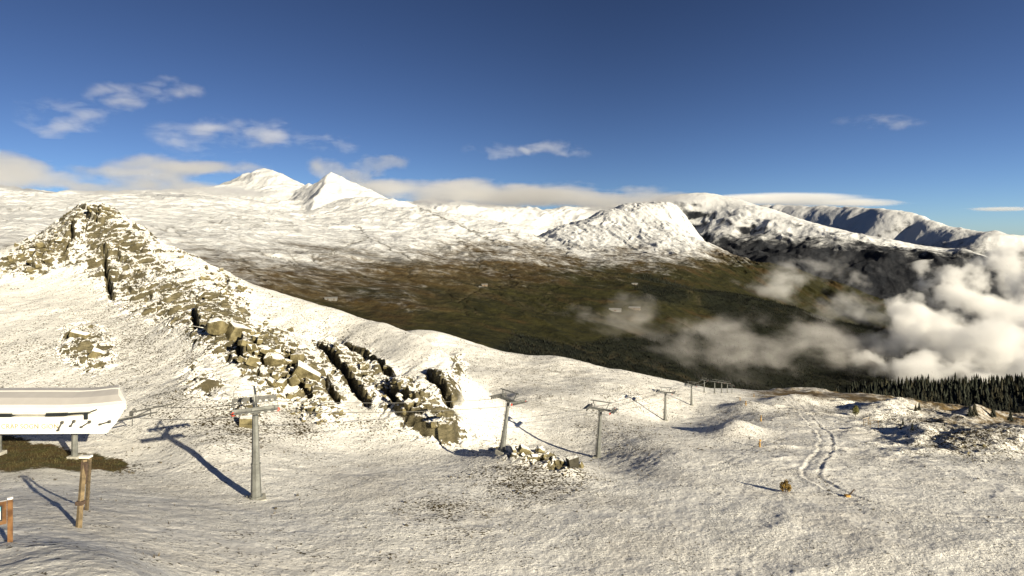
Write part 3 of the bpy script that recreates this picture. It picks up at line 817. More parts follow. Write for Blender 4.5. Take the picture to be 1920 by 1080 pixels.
# ------------------------------------------------------------------ lift pylons
def build_pylon():
    root = empty("lift_pylon", (0, 0, 0))
    H = 9.5
    b = MB()
    b.bar((0, 0, 0.25), (0, 0, H * 0.38), 0.53, 0.44, 8)
    b.bar((0, 0, H * 0.38), (0, 0, H), 0.41, 0.27, 8)
    b.done("shaft", M_STEEL, root)
    MB().bar((0, 0, H * 0.38 - .05), (0, 0, H * 0.38 + .07), 0.50, None, 8).done("flange", M_STEEL, root)
    MB().bar((0, 0, .14), (0, 0, .30), .68, None, 8).done("base_plate", M_STEEL, root)
    MB().box((0, 0, -0.25), (1.9, 1.9, 0.75), None, 0.04).done("footing", M_CONC, root)
    b = MB()
    for sx in (-0.16, 0.16):
        b.bar((-0.62, sx, 0.5), (-0.40, sx, H), 0.025, None, 5)
    for k in range(30):
        z = 0.7 + k * 0.3
        x = -0.62 + 0.22 * (z - .5) / (H - .5)
        b.bar((x, -0.16, z), (x, 0.16, z), 0.018, None, 5)
    b.done("ladder", M_STEEL, root)
    b = MB()
    b.box((0, 0, H + 0.12), (5.0, 0.42, 0.36), None, 0.03)
    b.box((0, 0, H - .12), (1.1, .34, .3))
    b.done("crossarm", M_STEEL, root)
    for sx in (-1, 1):
        x = sx * 2.35
        b = MB()
        b.box((x, 0, H + 0.42), (0.12, 4.4, 0.22))
        b.box((x, 0, H + 0.30), (0.30, .8, 0.30))
        for k in (-1, 1): b.box((x + .0, k * 1.2, H + 0.22), (0.10, 1.9, 0.14))
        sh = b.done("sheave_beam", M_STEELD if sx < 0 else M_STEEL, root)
        for k in range(8):
            y = -2.1 + k * 0.6
            red = k in (0, 7) and sx > 0
            w = MB()
            w.bar((x - 0.08, y, H + 0.10), (x + 0.08, y, H + 0.10), 0.19, None, 14)
            w.done("sheave_wheel", M_RED if red else M_STEELD, sh)
        MB().box((x + sx * 0.55, 0, H + 0.25), (0.5, 4.2, 0.05)).bar((x + sx * .8, -2, H + .25), (x + sx * .8, -2, H + 1.2), .025, None, 5).bar((x + sx * .8, 2, H + .25), (x + sx * .8, 2, H + 1.2), .025, None, 5).bar((x + sx * .8, -2, H + 1.2), (x + sx * .8, 2, H + 1.2), .025, None, 5).done("catwalk", M_STEEL, root)
    b = MB()
    for sx in (-1, 1):
        b.bar((sx * 1.15, 0, H + 0.28), (sx * 1.65, 0, H + 1.62), 0, square=(0.14, 0.14))
    b.box((0, 0, H + 1.68), (4.3, 0.18, 0.18))
    b.done("lifting_frame", M_STEEL, root)
    return root

pyl_spots = [  # base px, base row, arm row, lean in px at the arm, line bearing from +Y to the right, label
 (481, 936, 764, -2, R(66), "largest nearest grey lift pylon standing on the snow below the rocky knoll"),
 (941, 849, 753, 12, R(38), "leaning grey lift pylon on the small rocky mound, second from the station"),
 (1122, 858, 769, 5, R(22), "grey lift pylon beside the dark boulder, third from the station"),
 (1247, 788, 736, 1, R(20), "grey lift pylon alone on the open snow slope, fourth from the station"),
 (1296, 760, 723, 0, R(20), "slim lift pylon just before the crest, fifth from the station"),
 (1320, 736, 713, 0, R(16), "leftmost lift pylon of the far cluster standing on the crest"),
 (1339, 738, 716, 0, R(14), "second lift pylon from the left in the far cluster on the crest"),
 (1353, 737, 717, 0, R(12), "third lift pylon from the left in the far cluster on the crest"),
 (1364, 737, 719, 0, R(12), "thin fourth lift pylon in the far cluster on the crest"),
 (1373, 738, 724, 0, R(10), "smallest most distant lift pylon at the right end of the far cluster"),
]
proto = build_pylon()
pylons = []
for i, (px, py, pt, lean, brg, lab) in enumerate(pyl_spots):
    o = proto if i == 0 else copy_tree(proto)
    p = hit(px, py)
    h = (py - pt) / F * p.y
    s = h / 9.5
    if i >= 5: s = h / 9.5
    o.location = p + Vector((0, 0, 0.0))
    o.scale = (s, s, s)
    tilt = math.atan2(lean, py - pt)
    o.rotation_euler = (Matrix.Rotation(tilt, 3, 'Y') @ Matrix.Rotation(-brg, 3, 'Z')).to_euler()
    tag(o, lab, "lift pylon", "pylons of the chairlift line")
    pylons.append(o)

# ------------------------------------------------------------------ lift station
def build_station():
    Y0 = 70.0
    def X(px, Y=Y0): return (px - 960) / F * Y
    def Zp(py, Y=Y0): return (HZ - py) / F * Y
    base = Vector((X(60), 72.0, Zp(812)))
    root = empty("lift_station", base, label="white chairlift station with grey rounded roof and faint lettering on its front", cat="lift station")
    def L(x, y, z): return (x - base.x, y - base.y, z - base.z)
    # rounded cover, lofted along its length
    prof = [(69.75, Zp(777)), (69.55, Zp(770)), (69.72, Zp(765)), (70.2, Zp(761.5)), (71.4, -18.28), (73.0, -18.0), (73.3, -17.90), (73.6, -18.0), (75.0, -18.02), (75.4, -18.3), (75.4, -19.6)]
    secs = []
    xs = [-160, -60, 0, 60, 120, 160, 190, 205, 216, 224, 229]
    for x in xs:
        t = max(0.0, (x - 120) / 109.0)
        rise = 0.52 * t ** 1.6 + 0.06 * math.sin((x + 160) / 390 * math.pi)
        sh = max(0.0, (x - 200) / 29.0) ** 2
        ring = []
        for (y, z) in prof:
            yy = y + (72.6 - y) * 0.10 * sh
            zz = z + rise + (-19.3 - z) * 0.12 * sh
            xx = (X(x) if x < 100 else X(x) + (X(x, yy) - X(x)) * (x - 100) / 129.0) + 0.45 * sh * (1 if z < -18.7 else -0.6)
            ring.append(L(xx, yy, zz))
        secs.append(ring)
    cov = MB().loft(secs).done("cover", M_WHITE, root, smooth=False)
    # roof film pieces lying on the cover
    for (i0, i1, nm, mt) in ((3, 5, "roof_panel", M_ROOF), (7, 8, "roof_panel", M_STEELD)):
        rs = []
        for sec in secs[:-1]:
            a = Vector(sec[i0]); c = Vector(sec[i1]); m = Vector(sec[4]) if i0 == 3 else (a + c) / 2
            up = Vector((0, 0, 0.035))
            rs.append([tuple(a + up), tuple(m + up), tuple(c + up), tuple(c - up * .5), tuple(m - up * .5), tuple(a - up * .5)])
        MB().loft(rs).done(nm, mt if i0 == 3 else M_ROOF, root)
    # fascia with an upswept pointed end
    out = [(-160, 812.5), (204, 811), (222, 791), (236, 768), (236, 758), (190, 772), (160, 777), (120, 780), (-160, 782)]
    pts = [(X(x) - base.x, Zp(y) - base.z) for x, y in out]
    bk = [((X(x, 75.2) if x > 0 else X(x)) - base.x, Zp(y) - base.z) for x, y in out]
    fas = MB().loft([[(x, 69.62 - base.y, z) for x, z in pts], [(x, 75.2 - base.y, z) for x, z in bk]]).done("fascia", M_WHITE, root)
    # panel joints
    for x in (-50, 27, 75, 123, 171):
        MB().box(L(X(x), 69.61, Zp(798)), (0.02, 0.02, 1.5)).done("panel_joint", M_TAN, fas)
    # dark gap with openings
    gap = MB()
    for a, c, y0, y1, ya, yb in ((-160, 27, 773.5, 779.5, 773.5, 779.5), (92, 132, 772.5, 778.5, 771.5, 776.5), (132, 172, 772.4, 775, 770.5, 772.6)):
        gap.loft([[L(X(a), 69.5, Zp(y0)), L(X(a), 69.5, Zp(y1)), L(X(a), 70.6, Zp(y1)), L(X(a), 70.6, Zp(y0))],
                  [L(X(c), 69.5, Zp(ya)), L(X(c), 69.5, Zp(yb)), L(X(c), 70.6, Zp(yb)), L(X(c), 70.6, Zp(ya))]])
    gap.bar(L(X(172), 69.5, Zp(771.5)), L(X(187), 69.5, Zp(765.5)), 0.07)
    gap.box(L(X(167), 69.5, Zp(777.5)), (0.38, 0.12, 0.75))
    gap.done("window_strip", M_BLACK, root)
    for (x0, y0, x1, y1) in ((115, 804, 124, 789), (138.5, 796, 146, 787), (158.5, 798, 175, 788), (193.5, 793, 212, 787.5)):
        MB().bar(L(X(x0), 69.5, Zp(y0)), L(X(x1), 69.35, Zp(y1)), 0.075, None, 8).box(L(X(x0), 69.5, Zp(y0)), (.24, .2, .2), None, .03).box(L(X(x1), 69.4, Zp(y1)), (.26, .2, .3), None, .05).done("bracket", M_STEELD, fas)
    # lettering
    cu = bpy.data.curves.new("lettering", 'FONT')
    cu.body = "CRAP SOGN GION"
    cu.size = 0.71; cu.extrude = 0.012; cu.space_character = 1.06
    cu.materials.append(M_TAN)
    t = bpy.data.objects.new("lettering", cu); COL.objects.link(t)
    bpy.context.view_layer.update()
    me = bpy.data.meshes.new_from_object(t.evaluated_get(bpy.context.evaluated_depsgraph_get()))
    bpy.data.objects.remove(t); me.name = "lettering"
    t = bpy.data.objects.new("lettering", me); COL.objects.link(t)
    t.parent = fas; t.location = L(X(7.5), 69.60, Zp(801.5)); t.rotation_euler = (R(90), 0, 0)
    t.scale = (1.0, 1.0, 1.0)
    # legs
    for x in (140, -3):
        g = ground_z(X(x), 71.0)
        MB().bar(L(X(x, 71), 71.0, g - .5), L(X(x, 71), 71.0, Zp(811)), 0.34, 0.30, 8).done("support_leg", M_STEEL, root)
        MB().box(L(X(x, 71), 71.0, g + .05), (1.2, 1.0, .6), None, .05).done("footing", M_CONC, root)
    # rope guide frame at the pointed end
    b = MB()
    for y in (70.6, 74.2):
        b.bar(L(X(205), y, Zp(793)), L(X(278), y + 1.2, Zp(781)), 0.09)
        b.bar(L(X(242), y, Zp(787)), L(X(242), y, Zp(802)), 0.05)
    b.bar(L(X(242), 70.6, Zp(787)), L(X(242), 74.2, Zp(787)), .06)
    b.done("rope_guide", M_STEELD, root)
    b = MB()
    b.bar(L(X(230), 71.5, Zp(781)), L(X(235), 71.5, Zp(773)), .06).bar(L(X(235), 71.5, Zp(773)), L(X(242), 71.5, Zp(780)), .1)
    b.box(L(X(231), 71.5, Zp(783)), (.3, .3, .5))
    b.done("drive_arm", M_STEELD, root)
    return root, base
station, st_base = build_station()

# haul ropes
bpy.context.view_layer.update()
def rope(side, label):
    pts = []
    stp = Vector(((236 - 960) / F * 71.2, 71.0 if side > 0 else 74.4, (HZ - (776 if side > 0 else 770)) / F * 72))
    pts.append(stp)
    for o in pylons:
        M = Matrix.LocRotScale(o.location, o.rotation_euler.to_quaternion(), o.scale)
        pts.append(M @ Vector((side * 2.35, -2.1, 9.36)))
        pts.append(M @ Vector((side * 2.35, 2.1, 9.36)))
    b = MB()
    for a, c in zip(pts[:-1], pts[1:]):
        L = (c - a).length
        n = 1 if L < 7 else 10
        prev = a
        for k in range(1, n + 1):
            t = k / n
            q = a.lerp(c, t) - Vector((0, 0, L * 0.012 * 4 * t * (1 - t)))
            b.bar(prev, q, 0.03, None, 5)
            prev = q
    o = b.done("haul_rope", M_ROPE)
    return tag(o, label, "cable", "haul ropes of the chairlift")
rope(1, "thin steel haul rope running along the near side of the pylons")
rope(-1, "thin steel haul rope running along the far side of the pylons")

# dry tufts and small stones poking through the thin snow
def poke(name, n, wfun, hmin, hmax, mat, label, seed, stone=False):
    rg = np.random.default_rng(seed)
    w = (wfun() * YY * np.gradient(ys)[:, None]).ravel(); w = np.clip(w, 0, None); w /= w.sum()
    k = rg.choice(len(w), n, p=w)
    P_ = np.stack([XX.ravel()[k], YY.ravel()[k], ZZ.ravel()[k]], 1) + np.stack([rg.uniform(-.1, .1, n), rg.uniform(-.1, .1, n), np.zeros(n)], 1)
    b = 5
    V = np.zeros((n, b * 3, 3)); Fc = []
    h = rg.uniform(hmin, hmax, n) ** 1.0
    for q in range(b):
        a = rg.uniform(0, 6.28, n); wd = h * (.45 if stone else .10)
        ox, oy = (rg.uniform(-.3, .3, n) * h, rg.uniform(-.3, .3, n) * h)
        if stone:
            a = 2 * math.pi * q / b + rg.uniform(-.2, .2, n)
            r1 = h * rg.uniform(.7, 1.2, n)
            a2 = 2 * math.pi * (q + 1) / b + .0 * a
            V[:, q * 3] = np.stack([r1 * np.cos(2 * math.pi * q / b), r1 * np.sin(2 * math.pi * q / b), -.1 * h], 1)
            V[:, q * 3 + 1] = np.stack([h * np.cos(a2), h * np.sin(a2), -.1 * h], 1)
            V[:, q * 3 + 2] = np.stack([.25 * h * np.cos(a), .25 * h * np.sin(a), .75 * h], 1)
        else:
            V[:, q * 3] = np.stack([ox - wd * np.cos(a), oy - wd * np.sin(a), -.02 + 0 * h], 1)
            V[:, q * 3 + 1] = np.stack([ox + wd * np.cos(a), oy + wd * np.sin(a), -.02 + 0 * h], 1)
            V[:, q * 3 + 2] = np.stack([ox + rg.uniform(-.5, .5, n) * h, oy + rg.uniform(-.5, .5, n) * h, h], 1)
        Fc.append((q * 3, q * 3 + 1, q * 3 + 2))
    V += P_[:, None, :]
    fa = (np.array(Fc)[None] + (np.arange(n) * b * 3)[:, None, None]).reshape(-1, 3)
    me = bpy.data.meshes.new(name)
    me.from_pydata(V.reshape(-1, 3).tolist(), [], fa.tolist()); me.materials.append(mat)
    o = bpy.data.objects.new(name, me); COL.objects.link(o)
    tag(o, label, "grass" if not stone else "stones", None, "stuff")
M_TUFT = flat_mat("dry_tuft", (0.075, 0.055, 0.022), .9, 0, .6, 1.0)
M_PEB = flat_mat("small_stone", (0.075, 0.065, 0.045), .9, 0, .5, 1.0)
clus = np.clip(fbm(XX / 5, YY / 5, 4, seed=211) + .15, 0, 1) ** 1.5
poke("grass_tufts", 5200, lambda: (speck * 1.6 + .05) * clus * (YY < 170) * (YY > 24) * (rock < .8), .08, .26, M_TUFT, "dry grass tufts poking through the thin snow of the slope", 31)
poke("pebbles", 3200, lambda: (speck * 1.4 + .03 + .7 * (rock > .15) * (rock < .8)) * clus * (YY < 190) * (YY > 30), .06, .22, M_PEB, "small dark stones lying on the snowy slope", 32, True)

# turf blown free of snow under the station
def grass_patch():
    rg = random.Random(3)
    b = MB()
    gi = np.argwhere(grass > 0.5)
    for _ in range(5200):
        j, i = gi[rg.randrange(len(gi))]
        if abs(PX[j, i] - 60) > 260: continue
        p = Vector((XX[j, i] + rg.uniform(-.06, .06), YY[j, i] + rg.uniform(-.06, .06), ZZ[j, i] - .03))
        h = rg.uniform(.08, .26) * min(1.0, (grass[j, i] - .35) * 2.2); a = rg.uniform(0, 6.28); w = rg.uniform(.02, .05)
        dx, dy = math.cos(a) * w, math.sin(a) * w
        t = Vector((rg.uniform(-.14, .14), rg.uniform(-.14, .14), h))
        b.bm.faces.new([b.bm.verts.new(p + Vector((-dx, -dy, 0))), b.bm.verts.new(p + Vector((dx, dy, 0))), b.bm.verts.new(p + t)])
    o = b.done("grass", flat_mat("dry_grass", (0.05, 0.042, 0.014), 0.9, 0, .6, .6))
    tag(o, "brown and green turf bare of snow under the lift station", "grass", None, "stuff")
grass_patch()

# ------------------------------------------------------------------ wooden things near the station
def build_posts():
    a = hit(147, 990); c = hit(163, 955)
    top = w3(158, 862, a.y + 1.0)
    root = empty("timber_frame", a, label="tall weathered wooden frame of two leaning beams standing in the snow", cat="wooden frame")
    DW = flat_mat("weathered_beam", (0.15, 0.11, 0.06), .9, 0, .4, 3.0, .02)
    def l(v): return tuple(Vector(v) - a)
    MB().bar(l(a - Vector((0, 0, .3))), l(top), 0.17, 0.15, 4).done("beam", DW, root)
    MB().bar(l(c - Vector((0, 0, .3))), l(top + Vector((0.05, 0.42, -0.1))), 0.13, 0.11, 4).done("beam", DW, root)
    MB().box(l(top + Vector((0.06, -.12, -0.75))), (0.36, 0.16, 1.3), Euler((0, R(5), 0)), 0.02).done("plank", M_DARKWOOD, root)
    MB().box(l(top + Vector((0.02, .12, 0.14))), (0.62, 0.4, 0.12), None, 0.04).done("snow_cap", M_WHITE, root)
    b = MB()
    p = Vector(l(a)).lerp(Vector(l(top)), 0.36)
    b.box(tuple(p), (.42, .36, .22), None, .02)
    b.done("clamp", M_DARKWOOD, root)
build_posts()

def build_board():
    a = hit(20, 1016)
    root = empty("info_board", a, label="orange brown wooden map board on posts at the left edge", cat="information board")
    root.rotation_euler = (0, 0, math.atan2(-a.x, a.y))
    s = a.y / F
    h = 80 * s
    for dx in (0, -58 * s):
        g = min(0.0, ground_z(a.x + dx * .79, a.y + dx * .61) - a.z)
        MB().box((dx, 0, (h + g) / 2 - 0.15), (0.21, 0.20, h - g + .3), None, 0.02).done("post", M_ORANGE, root)
        MB().box((dx, 0, h + 0.05), (0.23, 0.22, 0.07), None, 0.03).done("snow_cap", M_WHITE, root)
    cx = -29 * s
    fr = MB()
    w, t0, t1 = 58 * s - .26, 76 * s, 40 * s
    fr.box((cx, -0.02, t0), (w, 0.16, .17)).box((cx, -0.02, t1), (w, 0.16, .17))
    fr.box((cx + w / 2 - .08, -0.02, (t0 + t1) / 2), (.16, .16, t0 - t1 - .17)).box((cx - w / 2 + .08, -0.02, (t0 + t1) / 2), (.16, .16, t0 - t1 - .17))
    fr.done("frame", M_ORANGE, root)
    fi = MB()
    iw, ih = w - .32, t0 - t1 - .17
    zc = (t0 + t1) / 2
    fi.box((cx, -0.035, zc + ih / 2 - .03), (iw, .1, .06)).box((cx, -0.035, zc - ih / 2 + .03), (iw, .1, .06))
    fi.box((cx + iw / 2 - .03, -0.035, zc), (.06, .1, ih - .12)).box((cx - iw / 2 + .03, -0.035, zc), (.06, .1, ih - .12))
    fi.done("inner_frame", M_BLACK, root)
    m, nt, b = newmat("panorama_map")
    n = N(nt)
    tc = n.node("ShaderNodeTexCoord").outputs["Generated"]
    sx = n.node("ShaderNodeSeparateXYZ"); n.link(tc, sx.inputs[0])
    f = n.noise(4.0, 6, 0.6, vec=tc)
    zz = n.math('ADD', sx.outputs[2], n.math('MULTIPLY', n.math('SUBTRACT', f, .5), .5))
    c = n.mix(n.rng(zz, 0.55, 0.7), (0.62, 0.68, 0.70), (0.16, 0.42, 0.62))
    c = n.mix(n.rng(f, 0.58, 0.66), c, (0.30, 0.55, 0.62))
    n.link(c, b.inputs["Base Color"]); b.inputs["Roughness"].default_value = 0.4
    MB().box((cx, 0.0, zc), (iw - .12, 0.04, ih - .12)).done("map_panel", m, root)
build_board()

# ------------------------------------------------------------------ small things on the piste
def build_marker():
    root = empty("marker_post", (0, 0, 0))
    MB().bar((0, 0, -.3), (0.02, 0, 2.0), .07, .06, 8).done("pole", M_DARKWOOD, root)
    MB().bar((0, 0, 0.0), (0.01, 0, 1.15), .22, .19, 10).done("padding", M_OCHRE, root)
    MB().box((.08, -.05, 1.62), (.42, .3, .5), Euler((0, R(-12), 0)), .06).done("head", M_OCHRE, root)
    return root
mk = build_marker()
for i, (px, py, h, lab) in enumerate((
  (1425.5, 838, 15, "nearest ochre padded marker post on the open piste, with a long shadow to its left"),
  (1426.5, 790, 12, "ochre padded marker post higher on the piste, above the nearest one"),
  (1398, 761, 9, "small dark marker post near the crest, left of the track bend"),
  (1387, 751, 6, "tiny ochre marker post under the far pylons"),
  (1413, 744, 6, "tiny dark marker post almost on the crest line"))):
    o = mk if i == 0 else copy_tree(mk)
    p = hit(px, py); o.location = p
    s = h / F * p.y / 2.0; o.scale = (s, s, s); o.rotation_euler = (0, 0, i * 1.1)
    tag(o, lab, "marker post", "padded marker posts on the piste")

def leaf_cloud(b, c, rad, n, size, seed, up=0.3):
    r = random.Random(seed)
    for _ in range(n):
        v = Vector((r.gauss(0, 1), r.gauss(0, 1), r.gauss(0, 1))).normalized() * (r.random() ** 0.4)
        p = Vector(c) + Vector((v.x * rad[0], v.y * rad[1], v.z * rad[2]))
        q = Euler((r.random() * 6, r.random() * 6, r.random() * 6)).to_matrix()
        s = size * (0.6 + r.random() * 0.8)
        vs = [b.bm.verts.new(p + q @ Vector(k)) for k in ((-s, 0, 0), (0, -s * .55, 0), (s, 0, 0), (0, s * .55, 0))]
        b.bm.faces.new(vs)
p = hit(1473, 923)
root = empty("shrub", p, label="yellow-brown dry shrub alone on the snow with its shadow to the left", cat="shrub")
b = MB()
for k, (x, hh) in enumerate(((-.35, 1.0), (.05, 1.35), (.4, .9))):
    b.bar((x * .6, 0, -.2), (x, 0, hh), .06, .03, 6)
b.done("stem", M_DARKWOOD, root)
b = MB()
leaf_cloud(b, (-.32, 0, .62), (.3, .3, .5), 160, .11, 1); leaf_cloud(b, (.1, 0, .8), (.28, .28, .62), 170, .11, 2); leaf_cloud(b, (.42, 0, .5), (.25, .25, .42), 120, .11, 3)
b.done("foliage", M_SHRUB, root)
p = hit(1590, 932)
root = empty("leaning_stake", p, label="dark reddish wooden stake leaning to the right beside the vehicle tracks", cat="stake")
s = p.y / F
MB().bar((-.15, 0, -.25), (13 * s, 0, 14 * s), .10, .06, 7).bar((0, 0, .15), (-.25, -.1, .75 * 3 * s), .07, .05, 7).done("stake", M_DARKWOOD, root)
MB().box((0, 0, .05), (.55, .5, .3), None, .1).done("foot", M_OCHRE, root)
def build_frame():
    root = empty("gate_frame", (0, 0, 0))
    MB().bar((-.7, 0, -.3), (-.7, 0, 1.5), .06).bar((.7, 0, -.3), (.7, 0, 1.5), .06).done("pole", M_WOOD, root)
    MB().bar((-.95, 0, 1.45), (.95, 0, 1.5), .07).bar((-.7, 0, .6), (.7, 0, 1.3), .04).done("crossbar", M_WOOD, root)
    return root
gf = build_frame()
for i, (px, py, lab) in enumerate(((1624, 798, "left one of two low wooden barrier frames above the piste, by the hummocks"), (1639, 803, "right one of two low wooden barrier frames above the piste, nearer to the camera"))):
    o = gf if i == 0 else copy_tree(gf)
    p = hit(px, py); o.location = p; o.rotation_euler = (0, 0, 0.5 - i * .8)
    tag(o, lab, "barrier frame", "barrier frames above the piste")

# ------------------------------------------------------------------ boulders
def rock_mesh(seed, boxy):
    r = random.Random(seed)
    bm = bmesh.new()
    if boxy:
        sx, sy, sz = 1, 0.6 + r.random() * .35, 0.55 + r.random() * .4
        for x in (-1, 1):
            for y in (-1, 1):
                for z in (-1, 1):
                    bm.verts.new((x * sx * (.8 + .3 * r.random()), y * sy * (.75 + .35 * r.random()), z * sz * (.75 + .35 * r.random())))
        for _ in range(4): bm.verts.new((r.uniform(-1.1, 1.1), r.uniform(-.9, .9) * sy, r.choice((-1, 1)) * sz * r.uniform(.8, 1.15)))
    else:
        for _ in range(16):
            v = Vector((r.gauss(0, 1), r.gauss(0, 1), r.gauss(0, .8))).normalized()
            bm.verts.new(v * r.uniform(.75, 1.1))
    res = bmesh.ops.convex_hull(bm, input=bm.verts)
    bmesh.ops.delete(bm, geom=[g for g in res["geom_interior"] if isinstance(g, bmesh.types.BMVert)], context='VERTS')
    bmesh.ops.bevel(bm, geom=bm.edges[:], offset=.05, segments=1, affect='EDGES')
    me = bpy.data.meshes.new("boulder")
    bmesh.ops.triangulate(bm, faces=bm.faces)
    bmesh.ops.subdivide_edges(bm, edges=bm.edges[:], cuts=2, use_grid_fill=True)
    for v in bm.verts:
        n = fbm(np.array([v.co.x * 2 + v.co.z]), np.array([v.co.y * 2 - v.co.z * .7]), 3, seed=seed)[0]
        v.co *= 1 + .05 * n
    bm.to_mesh(me); bm.free()
    return me
ROCKS = [rock_mesh(100 + k, k % 2 == 0) for k in range(10)]
for me in ROCKS: me.materials.append(M_BOULDER)
DARK = ROCKS[2].copy(); DARK.materials.clear(); DARK.materials.append(M_BOULDERD)
def boulder(px, py, size, lab, group=None, mesh=None, rot=None, ymin=84, sink=.25, sc=None):
    p = hit(px, py, ymin)
    me = mesh or random.choice(ROCKS)
    o = bpy.data.objects.new("boulder", me); COL.objects.link(o)
    s = sc or (size * random.uniform(.8, 1.2), size * random.uniform(.8, 1.2), size * random.uniform(.7, 1.1))
    o.scale = s
    o.location = p + Vector((0, 0, s[2] * (0.5 - sink)))
    o.rotation_euler = rot or (random.uniform(-.5, .5), random.uniform(-.5, .5), random.uniform(0, 6.28))
    return tag(o, lab, "boulder", group)
# single big blocks
boulder(408, 622, 4.2, "largest olive-tan rock block on the flank of the knoll, beside the black cleft", rot=(.15, .35, .5), mesh=ROCKS[1], sc=(2.6, 2.0, 2.2))
boulder(445, 632, 2.6, "tall tan rock block leaning right of the largest block", rot=(.2, .35, .9), mesh=ROCKS[4], sc=(1.7, 1.5, 1.8))
boulder(512, 684, 3.4, "broad smooth olive boulder in the middle of the rock tumble", rot=(.55, .3, .3), mesh=ROCKS[1], sc=(2.1, 1.6, 1.8))
boulder(575, 705, 3.2, "long tilted olive slab right of the broad smooth boulder", rot=(.3, .55, .3), mesh=ROCKS[6], sc=(2.4, 1.1, 1.1))
boulder(150, 632, 2.4, "upper tan slab bare of snow on the left slope above the station", rot=(.35, .3, .2), mesh=ROCKS[0], sc=(1.5, .9, .8))
boulder(183, 668, 2.2, "lower tan slab bare of snow on the left slope above the station", rot=(.4, .45, .6), mesh=ROCKS[8], sc=(1.3, .9, .9))
boulder(463, 800, 1.7, "tan block just left behind the nearest lift pylon", rot=(.1, .1, .3), mesh=ROCKS[2], sc=(1.0, .9, 1.2), ymin=80)
boulder(1074, 876, 1.1, "dark upright boulder with a snow cap between the second and third pylons", rot=(.1, -.15, .4), mesh=DARK, sc=(0.7, .62, 1.0), ymin=70, sink=.1)
boulder(983, 848, .9, "pale angular block beside the leaning pylon on the mound", mesh=ROCKS[4], rot=(.2, .5, .4), sc=(.7, .5, .5), ymin=70)
boulder(1012, 848, 1.2, "pointed olive boulder in the middle of the mound", mesh=ROCKS[3], rot=(.3, .6, .2), sc=(.85, .7, .75), ymin=70)
boulder(1052, 872, .8, "round snow dusted boulder touching the dark upright boulder", mesh=ROCKS[5], sc=(.6, .5, .45), ymin=70)
cl = "angular olive boulder half capped with snow in the rock tumble on the knoll"
r = random.Random(5)
def scatter(n, c, ax, ang, smin, smax, lab, grp, ymin=84, pw=2.2):
    ca_, sa_ = math.cos(R(ang)), math.sin(R(ang))
    for _ in range(n):
        u, v = r.gauss(0, .5), r.gauss(0, .5)
        x = c[0] + u * ax[0] * ca_ - v * ax[1] * sa_; y = c[1] + u * ax[0] * sa_ + v * ax[1] * ca_
        s = smin + (smax - smin) * r.random() ** pw
        boulder(x, y, s, lab, grp, ymin=ymin)
scatter(120, (510, 665), (85, 45), 50, .25, 1.0, cl, "boulders in the rock tumble on the knoll")
scatter(85, (570, 765), (95, 32), 12, .18, .5, "small snow dusted stone in the talus below the rock tumble", "stones of the talus below the tumble")
scatter(40, (65, 480), (60, 35), -25, .35, 1.1, "rough boulder on the left flank of the rocky summit", "boulders on the left flank of the summit", ymin=100)
scatter(36, (420, 535), (75, 18), 33, .25, .8, "snow dusted boulder along the right skyline of the knoll", "boulders along the skyline of the knoll", ymin=100)
scatter(34, (740, 735), (110, 35), 40, .25, .75, "snow capped boulder between the diagonal clefts of the lower outcrop", "boulders between the diagonal clefts")
scatter(22, (1010, 858), (70, 16), 18, .16, .42, "small olive stone on the mound by the leaning pylon", "stones on the mound by the leaning pylon", ymin=70)
scatter(14, (195, 402), (40, 10), 20, .35, 1.0, "bare boulder on the very top of the rocky summit", "boulders on the summit", ymin=150)
scatter(24, (1820, 838), (60, 22), 10, .15, .4, "dark stone poking through the snow of the right hand bank", "stones of the right hand bank", ymin=80)

# ------------------------------------------------------------------ conifers
def conifer_mesh(name, seed, tiers, pts, mat, slim=.17, trunk=True):
    r = random.Random(seed)
    b = MB()
    if trunk: b.bar((0, 0, -.03), (0, 0, .9), .014, .004, 5)
    for t in range(tiers):
        f = t / tiers
        z0 = .07 + .9 * f; z1 = z0 + (.25 if t < tiers - 1 else .1) * (1.1 - f * .5)
        rad = slim * (1 - f) ** .85 * r.uniform(.8, 1.15) + .012
        tip = b.bm.verts.new((r.uniform(-.01, .01), r.uniform(-.01, .01), min(1.0, z1)))
        ring = []
        for k in range(pts * 2):
            a = math.pi * k / pts + t * .7
            rr = rad * (r.uniform(.85, 1.25) if k % 2 == 0 else r.uniform(.45, .65))
            ring.append(b.bm.verts.new((rr * math.cos(a), rr * math.sin(a), z0 - (.03 if k % 2 == 0 else -.015) * r.uniform(.5, 1.4))))
        for k in range(pts * 2):
            b.bm.faces.new((ring[k], ring[(k + 1) % (pts * 2)], tip))
    me = bpy.data.meshes.new(name)
    b.bm.to_mesh(me); b.bm.free()
    me.materials.append(mat)
    return me
CON = [conifer_mesh("conifer", 20 + k, 9, 7, M_TREEB if k % 3 == 2 else M_TREE, .13 + .02 * (k % 3)) for k in range(6)]

def sample(arr, n, wfun, seed):
    px_, y_, X, Y, Z, fo = arr
    rg = np.random.default_rng(seed)
    w = wfun((px_[None, :] + 0 * Y), Y, X, Z, fo) * Y * np.gradient(y_)[:, None]
    w = np.clip(w, 0, None).ravel(); w /= w.sum()
    k = rg.choice(len(w), n, replace=True, p=w)
    Xf, Yf, Zf = X.ravel()[k], Y.ravel()[k], Z.ravel()[k]
    dx = (px_[1] - px_[0]) / F * Yf
    jx = rg.uniform(-.5, .5, n) * dx
    # keep height consistent with a shift along the row
    gz = (np.gradient(Z, axis=1) / np.maximum(np.gradient(X, axis=1), 1e-6)).ravel()[k]
    return np.stack([Xf + jx, Yf, Zf + gz * jx], 1)

